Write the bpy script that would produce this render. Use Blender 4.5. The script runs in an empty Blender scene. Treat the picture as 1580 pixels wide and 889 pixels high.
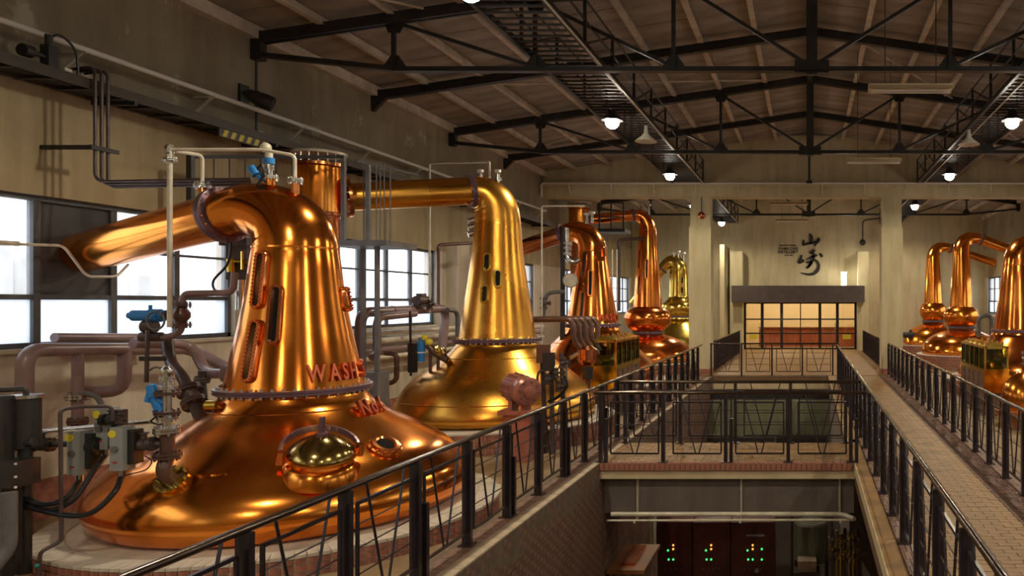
import bpy, math, random
from mathutils import Vector, Matrix
random.seed(7)
V = Vector
PI = math.pi
SC = bpy.context.scene
COL = SC.collection

# ------------------------------------------------------------------ camera, world, exposure
EYE = 2.4                      # eye height above the walkway floor (z = 0)
FPX = 1200.0                   # focal length in pixels of the 1580 x 889 frame
cam = bpy.data.cameras.new('camera')
cam.sensor_width = 36.0
cam.lens = 36.0 * FPX / 1580.0
cam.shift_x = -(1245 - 790) / 1580.0
cam.shift_y = (467 - 444.5) / 1580.0
cam.clip_start = 0.05
cam.clip_end = 300
co = bpy.data.objects.new('camera', cam)
co.location = (0, 0, EYE)
co.rotation_euler = (PI / 2, 0, 0)
COL.objects.link(co)
SC.camera = co

SC.view_settings.view_transform = 'Standard'
SC.view_settings.look = 'None'
SC.view_settings.gamma = 1.0
SC.view_settings.use_curve_mapping = False
SC.view_settings.exposure = 0.0
SC.cycles.use_denoising = True
SC.cycles.max_bounces = 8
SC.cycles.diffuse_bounces = 4
SC.cycles.glossy_bounces = 5
SC.cycles.transparent_max_bounces = 12
SC.cycles.caustics_reflective = True
SC.cycles.sample_clamp_indirect = 6.0

SKY_STRENGTH = 3.0
wd = bpy.data.worlds.new('world'); SC.world = wd; wd.use_nodes = True
bg = wd.node_tree.nodes['Background']
bg.inputs[0].default_value = (0.93, 0.95, 1.0, 1); bg.inputs[1].default_value = SKY_STRENGTH

LAMP_W = 430.0                 # hall floodlights
LAMP_COL = (1.0, 0.86, 0.62)
VESTIBULE_W = 260.0

# ------------------------------------------------------------------ materials
MATS = {}
def mat(name, col, rough=0.6, metal=0.0, var=0.0, scale=4.0, bump=0.0, bscale=30.0, col2=None, rvar=0.0, coat=0.0, stretch=(1,1,1), detail=6.0, spec=0.5):
    m = bpy.data.materials.new(name); m.use_nodes = True
    nt = m.node_tree; b = nt.nodes['Principled BSDF']
    b.inputs['Roughness'].default_value = rough
    b.inputs['Metallic'].default_value = metal
    b.inputs['Specular IOR Level'].default_value = spec
    if coat: b.inputs['Coat Weight'].default_value = coat; b.inputs['Coat Roughness'].default_value = 0.08
    b.inputs['Base Color'].default_value = (*col, 1)
    if var or col2 or bump or rvar:
        tc = nt.nodes.new('ShaderNodeTexCoord'); mp = nt.nodes.new('ShaderNodeMapping')
        mp.inputs['Scale'].default_value = stretch
        nt.links.new(tc.outputs['Object'], mp.inputs['Vector'])
        n = nt.nodes.new('ShaderNodeTexNoise'); n.inputs['Scale'].default_value = scale; n.inputs['Detail'].default_value = detail
        nt.links.new(mp.outputs[0], n.inputs['Vector'])
        r = nt.nodes.new('ShaderNodeValToRGB')
        c2 = col2 or tuple(max(0, c * (1 - var)) for c in col)
        c1 = col if col2 else tuple(min(1, c * (1 + var)) for c in col)
        r.color_ramp.elements[0].position = 0.35; r.color_ramp.elements[0].color = (*c2, 1)
        r.color_ramp.elements[1].position = 0.65; r.color_ramp.elements[1].color = (*c1, 1)
        nt.links.new(n.outputs[0], r.inputs[0]); nt.links.new(r.outputs[0], b.inputs['Base Color'])
        if rvar:
            mr = nt.nodes.new('ShaderNodeMapRange')
            mr.inputs[1].default_value = 0.3; mr.inputs[2].default_value = 0.7
            mr.inputs[3].default_value = rough - rvar; mr.inputs[4].default_value = rough + rvar
            nt.links.new(n.outputs[0], mr.inputs[0]); nt.links.new(mr.outputs[0], b.inputs['Roughness'])
        if bump:
            n2 = nt.nodes.new('ShaderNodeTexNoise'); n2.inputs['Scale'].default_value = bscale; n2.inputs['Detail'].default_value = 3
            nt.links.new(mp.outputs[0], n2.inputs['Vector'])
            bp = nt.nodes.new('ShaderNodeBump'); bp.inputs['Strength'].default_value = bump; bp.inputs['Distance'].default_value = 0.02
            nt.links.new(n2.outputs[0], bp.inputs['Height']); nt.links.new(bp.outputs[0], b.inputs['Normal'])
    MATS[name] = m
    return m

def emit(name, col, s):
    m = bpy.data.materials.new(name); m.use_nodes = True
    b = m.node_tree.nodes['Principled BSDF']
    b.inputs['Base Color'].default_value = (*col, 1)
    b.inputs['Emission Color'].default_value = (*col, 1); b.inputs['Emission Strength'].default_value = s
    MATS[name] = m

def pane_mat(name, tint, transl, gloss, rough=0.02):
    """window glass: mostly clear, partly scattering, with a surface reflection"""
    m = bpy.data.materials.new(name); m.use_nodes = True
    nt = m.node_tree; nt.nodes.remove(nt.nodes['Principled BSDF']); out = nt.nodes['Material Output']
    tr = nt.nodes.new('ShaderNodeBsdfTransparent'); tr.inputs[0].default_value = (*tint, 1)
    tl = nt.nodes.new('ShaderNodeBsdfTranslucent'); tl.inputs[0].default_value = (*tint, 1)
    gl = nt.nodes.new('ShaderNodeBsdfGlossy'); gl.inputs['Roughness'].default_value = rough
    a = nt.nodes.new('ShaderNodeMixShader'); a.inputs[0].default_value = transl
    c = nt.nodes.new('ShaderNodeMixShader'); c.inputs[0].default_value = gloss
    nt.links.new(tr.outputs[0], a.inputs[1]); nt.links.new(tl.outputs[0], a.inputs[2])
    nt.links.new(a.outputs[0], c.inputs[1]); nt.links.new(gl.outputs[0], c.inputs[2]); nt.links.new(c.outputs[0], out.inputs[0])
    MATS[name] = m

def plaster(name, col, stain, scale=0.7):
    """painted plaster: broad drift, streaky vertical stains, small pale flaking patches"""
    m = mat(name, col, 0.85, bump=0.25, bscale=9.0)
    nt = m.node_tree; b = nt.nodes['Principled BSDF']
    tc = nt.nodes.new('ShaderNodeTexCoord')
    n1 = nt.nodes.new('ShaderNodeTexNoise'); n1.inputs['Scale'].default_value = scale; n1.inputs['Detail'].default_value = 7; n1.inputs['Roughness'].default_value = 0.6
    mp = nt.nodes.new('ShaderNodeMapping'); mp.inputs['Scale'].default_value = (2.6, 2.6, 0.35)
    n2 = nt.nodes.new('ShaderNodeTexNoise'); n2.inputs['Scale'].default_value = 1.6; n2.inputs['Detail'].default_value = 8
    nt.links.new(tc.outputs['Object'], n1.inputs['Vector']); nt.links.new(tc.outputs['Object'], mp.inputs[0]); nt.links.new(mp.outputs[0], n2.inputs['Vector'])
    r1 = nt.nodes.new('ShaderNodeValToRGB'); r1.color_ramp.elements[0].position = 0.38; r1.color_ramp.elements[1].position = 0.62
    r1.color_ramp.elements[0].color = (*stain, 1); r1.color_ramp.elements[1].color = (*col, 1)
    mx = nt.nodes.new('ShaderNodeMixRGB'); mx.blend_type = 'MULTIPLY'; mx.inputs[0].default_value = 0.55
    r2 = nt.nodes.new('ShaderNodeValToRGB'); r2.color_ramp.elements[0].position = 0.3; r2.color_ramp.elements[1].position = 0.6
    r2.color_ramp.elements[0].color = (0.62, 0.6, 0.56, 1); r2.color_ramp.elements[1].color = (1, 1, 1, 1)
    nt.links.new(n1.outputs[0], r1.inputs[0]); nt.links.new(n2.outputs[0], r2.inputs[0])
    nt.links.new(r1.outputs[0], mx.inputs[1]); nt.links.new(r2.outputs[0], mx.inputs[2]); nt.links.new(mx.outputs[0], b.inputs['Base Color'])

def flake(name, pale, zmin):
    m = MATS[name]; nt = m.node_tree; b = nt.nodes['Principled BSDF']; src = b.inputs['Base Color'].links[0].from_socket
    tc = nt.nodes.new('ShaderNodeTexCoord'); mp = nt.nodes.new('ShaderNodeMapping'); mp.inputs['Scale'].default_value = (1.0, 1.0, 0.8)
    n = nt.nodes.new('ShaderNodeTexNoise'); n.inputs['Scale'].default_value = 1.3; n.inputs['Detail'].default_value = 12; n.inputs['Roughness'].default_value = 0.7
    nt.links.new(tc.outputs['Object'], mp.inputs[0]); nt.links.new(mp.outputs[0], n.inputs['Vector'])
    r = nt.nodes.new('ShaderNodeValToRGB'); r.color_ramp.elements[0].position = 0.60; r.color_ramp.elements[1].position = 0.66
    mx = nt.nodes.new('ShaderNodeMixRGB'); mx.inputs[2].default_value = (*pale, 1)
    nt.links.new(n.outputs[0], r.inputs[0]); nt.links.new(r.outputs[0], mx.inputs[0]); nt.links.new(src, mx.inputs[1]); nt.links.new(mx.outputs[0], b.inputs['Base Color'])
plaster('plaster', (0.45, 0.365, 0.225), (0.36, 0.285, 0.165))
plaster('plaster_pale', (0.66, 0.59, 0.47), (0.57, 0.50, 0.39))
plaster('plaster_ochre', (0.58, 0.50, 0.32), (0.50, 0.43, 0.26))
plaster('plaster_cream', (0.64, 0.57, 0.36), (0.56, 0.49, 0.30))
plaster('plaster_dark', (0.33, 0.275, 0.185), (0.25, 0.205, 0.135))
plaster('concrete', (0.27, 0.225, 0.21), (0.21, 0.175, 0.16))
plaster('green_wall', (0.25, 0.26, 0.16), (0.19, 0.19, 0.12))
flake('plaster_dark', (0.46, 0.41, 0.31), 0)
mat('ceiling_board', (0.31, 0.262, 0.222), 0.8, var=0.25, scale=0.9, stretch=(1, 3, 1))
mat('purlin', (0.56, 0.47, 0.37), 0.6, var=0.2, scale=3)
mat('black_steel', (0.022, 0.019, 0.018), 0.45, var=0.25, scale=6)
mat('rail_steel', (0.028, 0.020, 0.026), 0.28, var=0.2, scale=6)
mat('handrail', (0.11, 0.075, 0.06), 0.16, metal=0.85)
mat('grey_steel', (0.13, 0.125, 0.13), 0.5, var=0.2, scale=5)
mat('window_frame', (0.075, 0.078, 0.085), 0.5, var=0.2, scale=5)
mat('dark_panel', (0.055, 0.05, 0.055), 0.55, var=0.3, scale=2)
mat('galvanised', (0.66, 0.60, 0.48), 0.4, metal=0.1, var=0.15, scale=6)
mat('stainless', (0.66, 0.64, 0.60), 0.22, metal=1.0)
mat('mauve_paint', (0.25, 0.165, 0.165), 0.3, var=0.12, scale=5, spec=0.5)
mat('dark_pipe', (0.075, 0.05, 0.048), 0.35, var=0.2, scale=8)
mat('brown_pipe', (0.13, 0.07, 0.055), 0.32, var=0.2, scale=8, metal=0.3)
mat('purple_steel', (0.20, 0.12, 0.15), 0.3, metal=0.5)
mat('pink_paint', (0.42, 0.17, 0.13), 0.28, var=0.12, scale=7, metal=0.35)
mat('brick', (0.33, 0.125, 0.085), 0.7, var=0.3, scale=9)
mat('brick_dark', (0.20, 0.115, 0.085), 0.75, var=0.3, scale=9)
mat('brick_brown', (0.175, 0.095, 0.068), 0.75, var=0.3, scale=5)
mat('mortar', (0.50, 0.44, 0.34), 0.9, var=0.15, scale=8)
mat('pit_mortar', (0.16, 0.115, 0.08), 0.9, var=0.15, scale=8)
mat('plinth_cement', (0.62, 0.55, 0.46), 0.8, var=0.14, scale=3, bump=0.2, bscale=14)
mat('coping', (0.47, 0.37, 0.26), 0.75, var=0.2, scale=6)
mat('tray_brown', (0.055, 0.038, 0.026), 0.5, var=0.2, scale=5)
mat('paver', (0.31, 0.175, 0.068), 0.55, var=0.22, scale=3)
mat('paver_dark', (0.20, 0.115, 0.085), 0.55, var=0.25, scale=3)
mat('paver_joint', (0.15, 0.095, 0.05), 0.85, var=0.1, scale=9)
mat('floor_paint', (0.29, 0.195, 0.10), 0.5, var=0.2, scale=2)
mat('cream_paint', (0.62, 0.50, 0.30), 0.6, var=0.1, scale=3)
mat('blue_paint', (0.03, 0.24, 0.66), 0.35)
mat('teal_paint', (0.02, 0.26, 0.26), 0.35)
mat('grey_box', (0.30, 0.31, 0.30), 0.5, var=0.08, scale=8)
mat('yellow_tag', (0.80, 0.68, 0.05), 0.5)
mat('red_mark', (0.45, 0.02, 0.04), 0.5)
mat('white_paint', (0.75, 0.72, 0.66), 0.5)
mat('rubber', (0.012, 0.012, 0.014), 0.38)
mat('lid_brass', (0.42, 0.30, 0.10), 0.16, metal=1.0, rvar=0.05, scale=5)
mat('brass', (0.86, 0.62, 0.13), 0.16, metal=1.0, rvar=0.04, scale=5)
mat('copper_trim', (0.92, 0.33, 0.11), 0.2, metal=1.0)
mat('letter_copper', (0.62, 0.16, 0.08), 0.38, metal=1.0)
mat('red_copper', (0.72, 0.25, 0.11), 0.2, metal=1.0, rvar=0.05, scale=4)
mat('dark_glass', (0.02, 0.018, 0.02), 0.08, spec=0.8)
mat('ink', (0.022, 0.018, 0.014), 0.7)
mat('canopy', (0.075, 0.055, 0.052), 0.5, var=0.15, scale=3)
mat('door_steel', (0.016, 0.013, 0.012), 0.4)
mat('wood_red', (0.30, 0.075, 0.03), 0.35, var=0.25, scale=2, stretch=(6, 6, 1))
mat('warm_wall', (0.80, 0.66, 0.42), 0.8)
mat('panel_maroon', (0.085, 0.018, 0.016), 0.4, var=0.2, scale=3)
mat('wood_brown', (0.30, 0.12, 0.04), 0.4, var=0.25, scale=3)
mat('yellow_black', (0.62, 0.50, 0.06), 0.5)
mat('exterior_pale', (0.75, 0.76, 0.78), 0.7, var=0.12, scale=1.5)
mat('drum_grey', (0.16, 0.165, 0.12), 0.55, var=0.25, scale=4, stretch=(5, 5, 1))
emit('lamp_glow', (1.0, 0.93, 0.78), 60.0)
emit('tube_glow', (1.0, 0.86, 0.55), 0.25)
emit('wall_glow', (1.0, 0.93, 0.75), 12.0)
emit('green_led', (0.06, 1.0, 0.22), 1.6)
emit('red_led', (1.0, 0.12, 0.03), 1.8)
emit('orange_led', (1.0, 0.38, 0.06), 2.2)
pane_mat('clear_glass', (0.96, 0.98, 1.0), 0.10, 0.04)
pane_mat('frosted_glass', (0.84, 0.89, 0.94), 0.55, 0.05, 0.1)
pane_mat('green_glass', (0.42, 0.50, 0.26), 0.0, 0.14, 0.05)
pane_mat('door_glass', (0.95, 0.95, 0.93), 0.0, 0.06)
def copper(name, col, col2, rough, seam=0.0):
    m = mat(name, col, rough, metal=1.0, col2=col2, scale=1.1, rvar=0.05, bump=0.05, bscale=2.4)
    return m
copper('copper_orange', (0.96, 0.355, 0.055), (0.88, 0.26, 0.038), 0.18)
copper('copper_gold', (0.86, 0.425, 0.07), (0.80, 0.36, 0.052), 0.27)
copper('copper_red', (0.96, 0.33, 0.07), (0.90, 0.25, 0.05), 0.17)
copper('copper_brass', (0.84, 0.62, 0.14), (0.74, 0.50, 0.10), 0.2)

# ------------------------------------------------------------------ mesh helpers
def P(px, py, Y):
    """point at depth Y seen at pixel (px, py) of the 1580 x 889 frame: reads sizes off the photo once the depth is known"""
    return V(((px - 1245) / FPX * Y, Y, EYE - (py - 467) / FPX * Y))

def fillet(pts, R, seg=5):
    pts = [V(p) for p in pts]
    if len(pts) < 3: return pts
    out = [pts[0]]
    for i in range(1, len(pts) - 1):
        a, b, c = pts[i-1], pts[i], pts[i+1]
        u, w = a - b, c - b
        d = min(R, u.length * 0.49, w.length * 0.49)
        p0, p1 = b + u.normalized() * d, b + w.normalized() * d
        for k in range(seg + 1):
            t = k / seg
            out.append(p0 * (1-t)**2 + b * 2*t*(1-t) + p1 * t*t)
    out.append(pts[-1])
    return out

def smooth_path(pts, sub=6):
    """Catmull-Rom through the points"""
    pts = [V(p) for p in pts]; q = [pts[0]*2 - pts[1]] + pts + [pts[-1]*2 - pts[-2]]
    out = []
    for i in range(1, len(q) - 2):
        a, b, c, d = q[i-1], q[i], q[i+1], q[i+2]
        for k in range(sub):
            t = k / sub
            out.append(0.5 * (2*b + (c-a)*t + (2*a-5*b+4*c-d)*t*t + (3*b-a-3*c+d)*t**3))
    out.append(pts[-1])
    return out

class MB:
    def __init__(s): s.v = []; s.f = []
    def add(s, vs, fs):
        o = len(s.v); s.v += [tuple(p) for p in vs]; s.f += [tuple(i + o for i in f) for f in fs]; return s
    def mm(s, x0, x1, y0, y1, z0, z1):
        return s.add([(x0,y0,z0),(x1,y0,z0),(x1,y1,z0),(x0,y1,z0),(x0,y0,z1),(x1,y0,z1),(x1,y1,z1),(x0,y1,z1)],
                     [(0,3,2,1),(4,5,6,7),(0,1,5,4),(1,2,6,5),(2,3,7,6),(3,0,4,7)])
    def box(s, c, sx, sy, sz, R=None):
        vs = [V((x*sx/2, y*sy/2, z*sz/2)) for z in (-1,1) for x, y in ((-1,-1),(1,-1),(1,1),(-1,1))]
        if R is not None: vs = [R @ v for v in vs]
        return s.add([v + V(c) for v in vs], [(0,3,2,1),(4,5,6,7),(0,1,5,4),(1,2,6,5),(2,3,7,6),(3,0,4,7)])
    def bar(s, p0, p1, w, h, up=(0,0,1)):
        p0, p1 = V(p0), V(p1); d = (p1 - p0).normalized(); up = V(up)
        if abs(d.dot(up)) > 0.98: up = V((0,1,0))
        a = d.cross(up).normalized() * w/2; b = a.cross(d).normalized() * h/2
        vs = [p + i*a + j*b for p in (p0, p1) for i, j in ((-1,-1),(1,-1),(1,1),(-1,1))]
        return s.add(vs, [(0,1,2,3),(7,6,5,4),(0,4,5,1),(1,5,6,2),(2,6,7,3),(3,7,4,0)])
    def tube(s, pts, r, n=10, radii=None, caps=True):
        pts = [V(p) for p in pts]; m = len(pts); rr = radii or [r]*m
        d0 = (pts[1]-pts[0]).normalized()
        a = d0.orthogonal().normalized(); vs = []; fs = []
        prev = d0
        for i, p in enumerate(pts):
            d = ((pts[min(i+1,m-1)] - p).normalized() + (p - pts[max(i-1,0)]).normalized())
            d = d.normalized() if d.length > 1e-6 else prev
            a = (a - d * a.dot(d)).normalized(); b = d.cross(a); prev = d
            for k in range(n):
                t = 2*PI*k/n; vs.append(p + (a*math.cos(t) + b*math.sin(t)) * rr[i])
        for i in range(m-1):
            for k in range(n):
                fs.append((i*n+k, i*n+(k+1)%n, (i+1)*n+(k+1)%n, (i+1)*n+k))
        if caps: fs.append(tuple(range(n-1,-1,-1))); fs.append(tuple((m-1)*n+k for k in range(n)))
        return s.add(vs, fs)
    def cyl(s, p0, p1, r0, r1=None, n=14):
        return s.tube([p0, p1], r0, n, [r0, r0 if r1 is None else r1])
    def lathe(s, prof, c, n=48, axis=(0,0,1), a0=0.0, a1=2*PI, close=True):
        """prof = [(r, height)], revolved about axis through c"""
        ax = V(axis).normalized(); u = ax.orthogonal().normalized()
        if abs(ax.z) > 0.999: u = V((1,0,0))
        w = ax.cross(u); c = V(c); vs = []; fs = []
        full = abs(a1 - a0 - 2*PI) < 1e-6; cols = n if full else n + 1
        for r, h in prof:
            for k in range(cols):
                t = a0 + (a1-a0)*k/n
                vs.append(c + ax*h + (u*math.cos(t) + w*math.sin(t))*r)
        for i in range(len(prof)-1):
            for k in range(n):
                k2 = (k+1) % cols
                fs.append((i*cols+k, i*cols+k2, (i+1)*cols+k2, (i+1)*cols+k))
        if close and full:
            if prof[0][0] > 1e-5: fs.append(tuple(range(n-1,-1,-1)))
            if prof[-1][0] > 1e-5: fs.append(tuple((len(prof)-1)*n+k for k in range(n)))
        return s.add(vs, fs)
    def ball(s, c, r, n=12, sz=1.0):
        return s.lathe([(max(1e-6, r*math.sin(PI*i/8)), -r*sz*math.cos(PI*i/8)) for i in range(9)], c, n, close=False)
    def prism(s, poly, d0, d1, frame):
        """2-D polygon extruded from d0 to d1; frame = (origin, u, v, n)"""
        o, u, v, nn = [V(x) for x in frame]; k = len(poly)
        vs = [o + u*x + v*y + nn*d for d in (d0, d1) for x, y in poly]
        fs = [tuple(range(k-1,-1,-1)), tuple(range(k, 2*k))] + [(i, (i+1)%k, k+(i+1)%k, k+i) for i in range(k)]
        return s.add(vs, fs)
    def mesh(s, name, m, smooth=0.6):
        me = bpy.data.meshes.new(name); me.from_pydata(s.v, [], s.f); me.update()
        if smooth:
            me.polygons.foreach_set('use_smooth', [True]*len(me.polygons))
            me.set_sharp_from_angle(angle=smooth)
        me.materials.append(MATS[m])
        return me
    def build(s, name, m, parent=None, smooth=0.6, label=None, kind=None):
        return link(name, s.mesh(name, m, smooth), parent, label, kind)

def world_loc(o):
    w = V(o.location); p = o.parent
    return w
ROOTLOC = {}
def link(name, me, parent=None, label=None, kind=None, loc=None, rot=None):
    o = bpy.data.objects.new(name, me); COL.objects.link(o)
    if parent is not None:
        o.parent = parent
        o.matrix_parent_inverse = Matrix.Translation(-ROOTLOC.get(parent.name, V((0,0,0))))
    if loc is not None:
        o.location = loc; ROOTLOC[o.name] = V(loc)
    if rot is not None: o.rotation_euler = rot
    if label: o['label'] = label
    if kind: o['kind'] = kind
    return o

def thing(name, label, cat, loc=(0,0,0), group=None):
    o = bpy.data.objects.new(name, None); COL.objects.link(o); o.empty_display_size = 0.2
    o.location = loc; ROOTLOC[o.name] = V(loc); o['label'] = label; o['category'] = cat
    if group: o['group'] = group
    return o
def tag(o, label, cat, group=None):
    o['label'] = label; o['category'] = cat
    if group: o['group'] = group
    return o
def struct(name, mb, m, smooth=0.0, label=None):
    o = mb.build(name, m, None, smooth, label, 'structure'); return o
def struct_root(name, label=None, loc=(0,0,0)):
    o = bpy.data.objects.new(name, None); COL.objects.link(o); o['kind'] = 'structure'; o.location = loc; ROOTLOC[o.name] = V(loc)
    if label: o['label'] = label
    return o

_txt = {}
def letter_mesh(ch, size, depth, m):
    key = (ch, size, depth, m)
    if key in _txt: return _txt[key]
    cu = bpy.data.curves.new('letter', 'FONT'); cu.body = ch; cu.size = size; cu.extrude = depth; cu.offset = size*0.02
    cu.align_x = 'CENTER'; cu.align_y = 'CENTER'; cu.resolution_u = 3
    ob = bpy.data.objects.new('letter_tmp', cu); COL.objects.link(ob)
    dg = bpy.context.evaluated_depsgraph_get(); dg.update()
    ev = ob.evaluated_get(dg); me = bpy.data.meshes.new_from_object(ev); me.name = 'letter'
    w = max(v.co.x for v in me.vertices) - min(v.co.x for v in me.vertices) if len(me.vertices) else size*0.3
    me.materials.clear(); me.materials.append(MATS[m])
    COL.objects.unlink(ob); bpy.data.objects.remove(ob); bpy.data.curves.remove(cu)
    _txt[key] = (me, w); return _txt[key]
# ------------------------------------------------------------------ the hall: walls, windows, roof
XL, XR, XC = -9.0, 9.16, 0.08
Y0, Y1 = -6.0, 40.0
STILL_Z = -0.15
SILL, WTOP = 1.87, 3.66
BAYS = [(-5.5, -1.4), (1.3, 5.4), (8.15, 12.24), (14.78, 18.88), (21.6, 25.7), (28.5, 32.6), (35.35, 39.45)]
def long_wall(name, xa, xb):
    m = MB(); m.mm(xa, xb, Y0, Y1, STILL_Z - 0.2, SILL)
    y = Y0
    for a, b in BAYS:
        m.mm(xa, xb, y, a, SILL, WTOP); y = b
    m.mm(xa, xb, y, Y1, SILL, WTOP)
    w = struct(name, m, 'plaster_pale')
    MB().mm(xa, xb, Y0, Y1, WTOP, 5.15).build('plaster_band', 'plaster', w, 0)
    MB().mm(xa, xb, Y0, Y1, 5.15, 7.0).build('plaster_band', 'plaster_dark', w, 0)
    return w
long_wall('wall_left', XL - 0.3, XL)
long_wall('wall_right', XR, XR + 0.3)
# the wall plinth band of red paint along the foot of the left wall
struct('baseboard_left', MB().mm(XL, XL + 0.012, Y0, Y1, STILL_Z, 0.32), 'brick')
struct('baseboard_right', MB().mm(XR - 0.012, XR, Y0, Y1, STILL_Z, 0.32), 'brick')
struct('wall_front', MB().mm(XL - 0.3, XR + 0.3, Y0 - 0.3, Y0, -0.4, 8.3), 'plaster_dark')  # invented unseen end wall behind the camera, kept dark for its reflection in the copper

def window(name, x, a, b, side, plain):
    """steel window of four columns and three rows in the wall at x"""
    w = struct_root(name, None, (x, (a + b) / 2, SILL))
    xo = x - side * 0.12
    fr = MB(); t = 0.06
    for y in (a, b - t): fr.mm(xo - 0.05, xo + 0.05, y, y + t, SILL, WTOP)
    for z in (SILL, WTOP - t): fr.mm(xo - 0.05, xo + 0.05, a, b, z, z + t)
    fr.build('frame', 'window_frame', w, 0)
    MB().mm(min(x - side*0.30, x + side*0.05), max(x - side*0.30, x + side*0.05), a - 0.02, b + 0.02, SILL - 0.05, SILL).build('window_sill', 'plaster_pale', w, 0)
    cols = [a + (b - a) * k / 4 for k in range(5)]; rows = [SILL, 2.465, 3.08, WTOP]
    for k in (1, 2, 3):
        th = 0.045 if plain else 0.04
        MB().mm(xo - 0.04, xo + 0.04, cols[k] - th, cols[k] + th, SILL + t, WTOP - t).build('mullion', 'window_frame', w, 0)
    MB().mm(xo - 0.035, xo + 0.035, a + t, b - t, rows[1] - 0.03, rows[1] + 0.03).build('transom', 'window_frame', w, 0)
    for k in range(4):
        tall = plain and k < 2
        if not tall: MB().mm(xo - 0.03, xo + 0.03, cols[k] + 0.03, cols[k+1] - 0.03, rows[2] - 0.018, rows[2] + 0.018).build('glazing_bar', 'window_frame', w, 0)
        spans = [(0, 1)] + ([(1, 3)] if tall else [(1, 2), (2, 3)])
        for i, j in spans:
            dark = plain and k == 1 and i == 1
            m = MB().mm(xo - (0.03 if dark else 0.004), xo + (0.0 if dark else 0.004), cols[k] + 0.03, cols[k+1] - 0.03, rows[i] + 0.02, rows[j] - 0.02)
            if dark: m.build('blank_panel', 'dark_panel', w, 0, label='dark steel blanking panel that the copper pipe passes through')
            else: m.build('pane', 'frosted_glass' if i == 0 else 'clear_glass', w, 0)
    return w
n = 0
for s, x in ((1, XL), (-1, XR)):
    for i, (a, b) in enumerate(BAYS):
        n += 1
        window('window_%d' % n, x, a, b, s, s == 1 and i == 2)
        li = bpy.data.lights.new('window_portal', 'AREA'); li.shape = 'RECTANGLE'; li.size = 1.75; li.size_y = 4.0; li.cycles.is_portal = True
        lo = bpy.data.objects.new('window_portal', li); COL.objects.link(lo)
        lo.location = (x - s * 0.22, (a + b) / 2, (SILL + WTOP) / 2); lo.rotation_euler = (0, -s * PI / 2, 0)

# pilasters under the roof trusses
for s, x in ((1, XL), (-1, XR)):
    for y in (5.7, 19.75, 33.5):
        struct('pillar', MB().mm(min(x, x + s*0.28), max(x, x + s*0.28), y - 0.35, y + 0.35, STILL_Z, 3.9), 'plaster_pale')

# cross wall with its beam and the two free columns
YB = 26.45
m = MB(); m.mm(XL, XR, YB + 0.1, YB + 0.4, 6.3, 8.1)
struct('wall_cross', m, 'plaster_ochre')
m = MB().mm(XL, XR, YB - 0.15, YB + 0.45, 5.97, 6.36); m.mm(XL, XR, YB - 0.25, YB + 0.5, 6.28, 6.37)
struct('beam', m, 'plaster_cream')
for x0, x1 in ((-3.98, -3.24), (2.52, 3.24)):
    m = MB().mm(x0 + 0.03, x1 - 0.03, YB - 0.12, YB + 0.5, 4.9, 5.97); m.mm(x0, x1, YB - 0.2, YB + 0.55, STILL_Z, 4.95)
    c = struct('column', m, 'plaster_cream')
    MB().mm(x0 - 0.012, x1 + 0.012, YB - 0.212, YB + 0.562, STILL_Z, 0.16).build('base_band', 'brick', c, 0)
# wall behind: entrance wall
DX0, DX1 = -3.24, 2.56
m = MB(); m.mm(XL - .3, DX0, 40, 40.3, -0.4, 8.2); m.mm(DX1, XR + .3, 40, 40.3, -0.4, 8.2); m.mm(DX0, DX1, 40, 40.3, 2.4, 8.2)
struct('wall_back', m, 'plaster_ochre')
m = MB().mm(-3.86, -3.24, 39.1, 40, 0, 4.98); struct('trim_1', m, 'plaster_cream')
m = MB().mm(2.56, 3.1, 39.1, 40, 0, 4.98); struct('trim_2', m, 'plaster_cream')
m = MB().mm(-3.74, 2.86, 38.5, 40, 2.42, 3.24); struct('trim_3', m, 'canopy', label='dark brown box canopy over the entrance doors')
# pale returns beside the entrance
struct('wall_entry_left', MB().mm(-4.2, -3.98, 37.5, 40, STILL_Z, 5.2), 'plaster_cream')

# entrance glazing
d = struct_root('door_1', 'black steel framed glass entrance screen under the canopy', (-0.34, 40, 0))
dx = [-3.2, -2.3, -1.3, -0.33, 0.67, 1.57, 2.52]
for i, x in enumerate(dx):
    t = 0.03 if i == 3 else 0.075
    MB().mm(x - t, x + t, 40.02, 40.12, 0, 2.42).build('post', 'door_steel', d, 0)
for z in (0.0, 0.78, 1.51, 2.34):
    MB().mm(dx[0], dx[-1], 40.03, 40.11, z, z + 0.07).build('rail', 'door_steel', d, 0)
for i in range(6):
    for z0, z1 in ((0.07, 0.78), (0.85, 1.51), (1.58, 2.34)):
        MB().mm(dx[i] + 0.06, dx[i+1] - 0.06, 40.065, 40.075, z0, z1).build('pane', 'door_glass', d, 0)
for x in (-2.42, 1.45):
    MB().cyl((x, 39.97, 0.95), (x, 39.97, 1.35), 0.018, n=8).build('handle', 'stainless', d)
for x in (-2.75, 2.05):
    MB().mm(x - 0.22, x + 0.22, 40.0, 40.015, 0.52, 0.76).build('notice', 'yellow_tag', d, 0)
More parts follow.
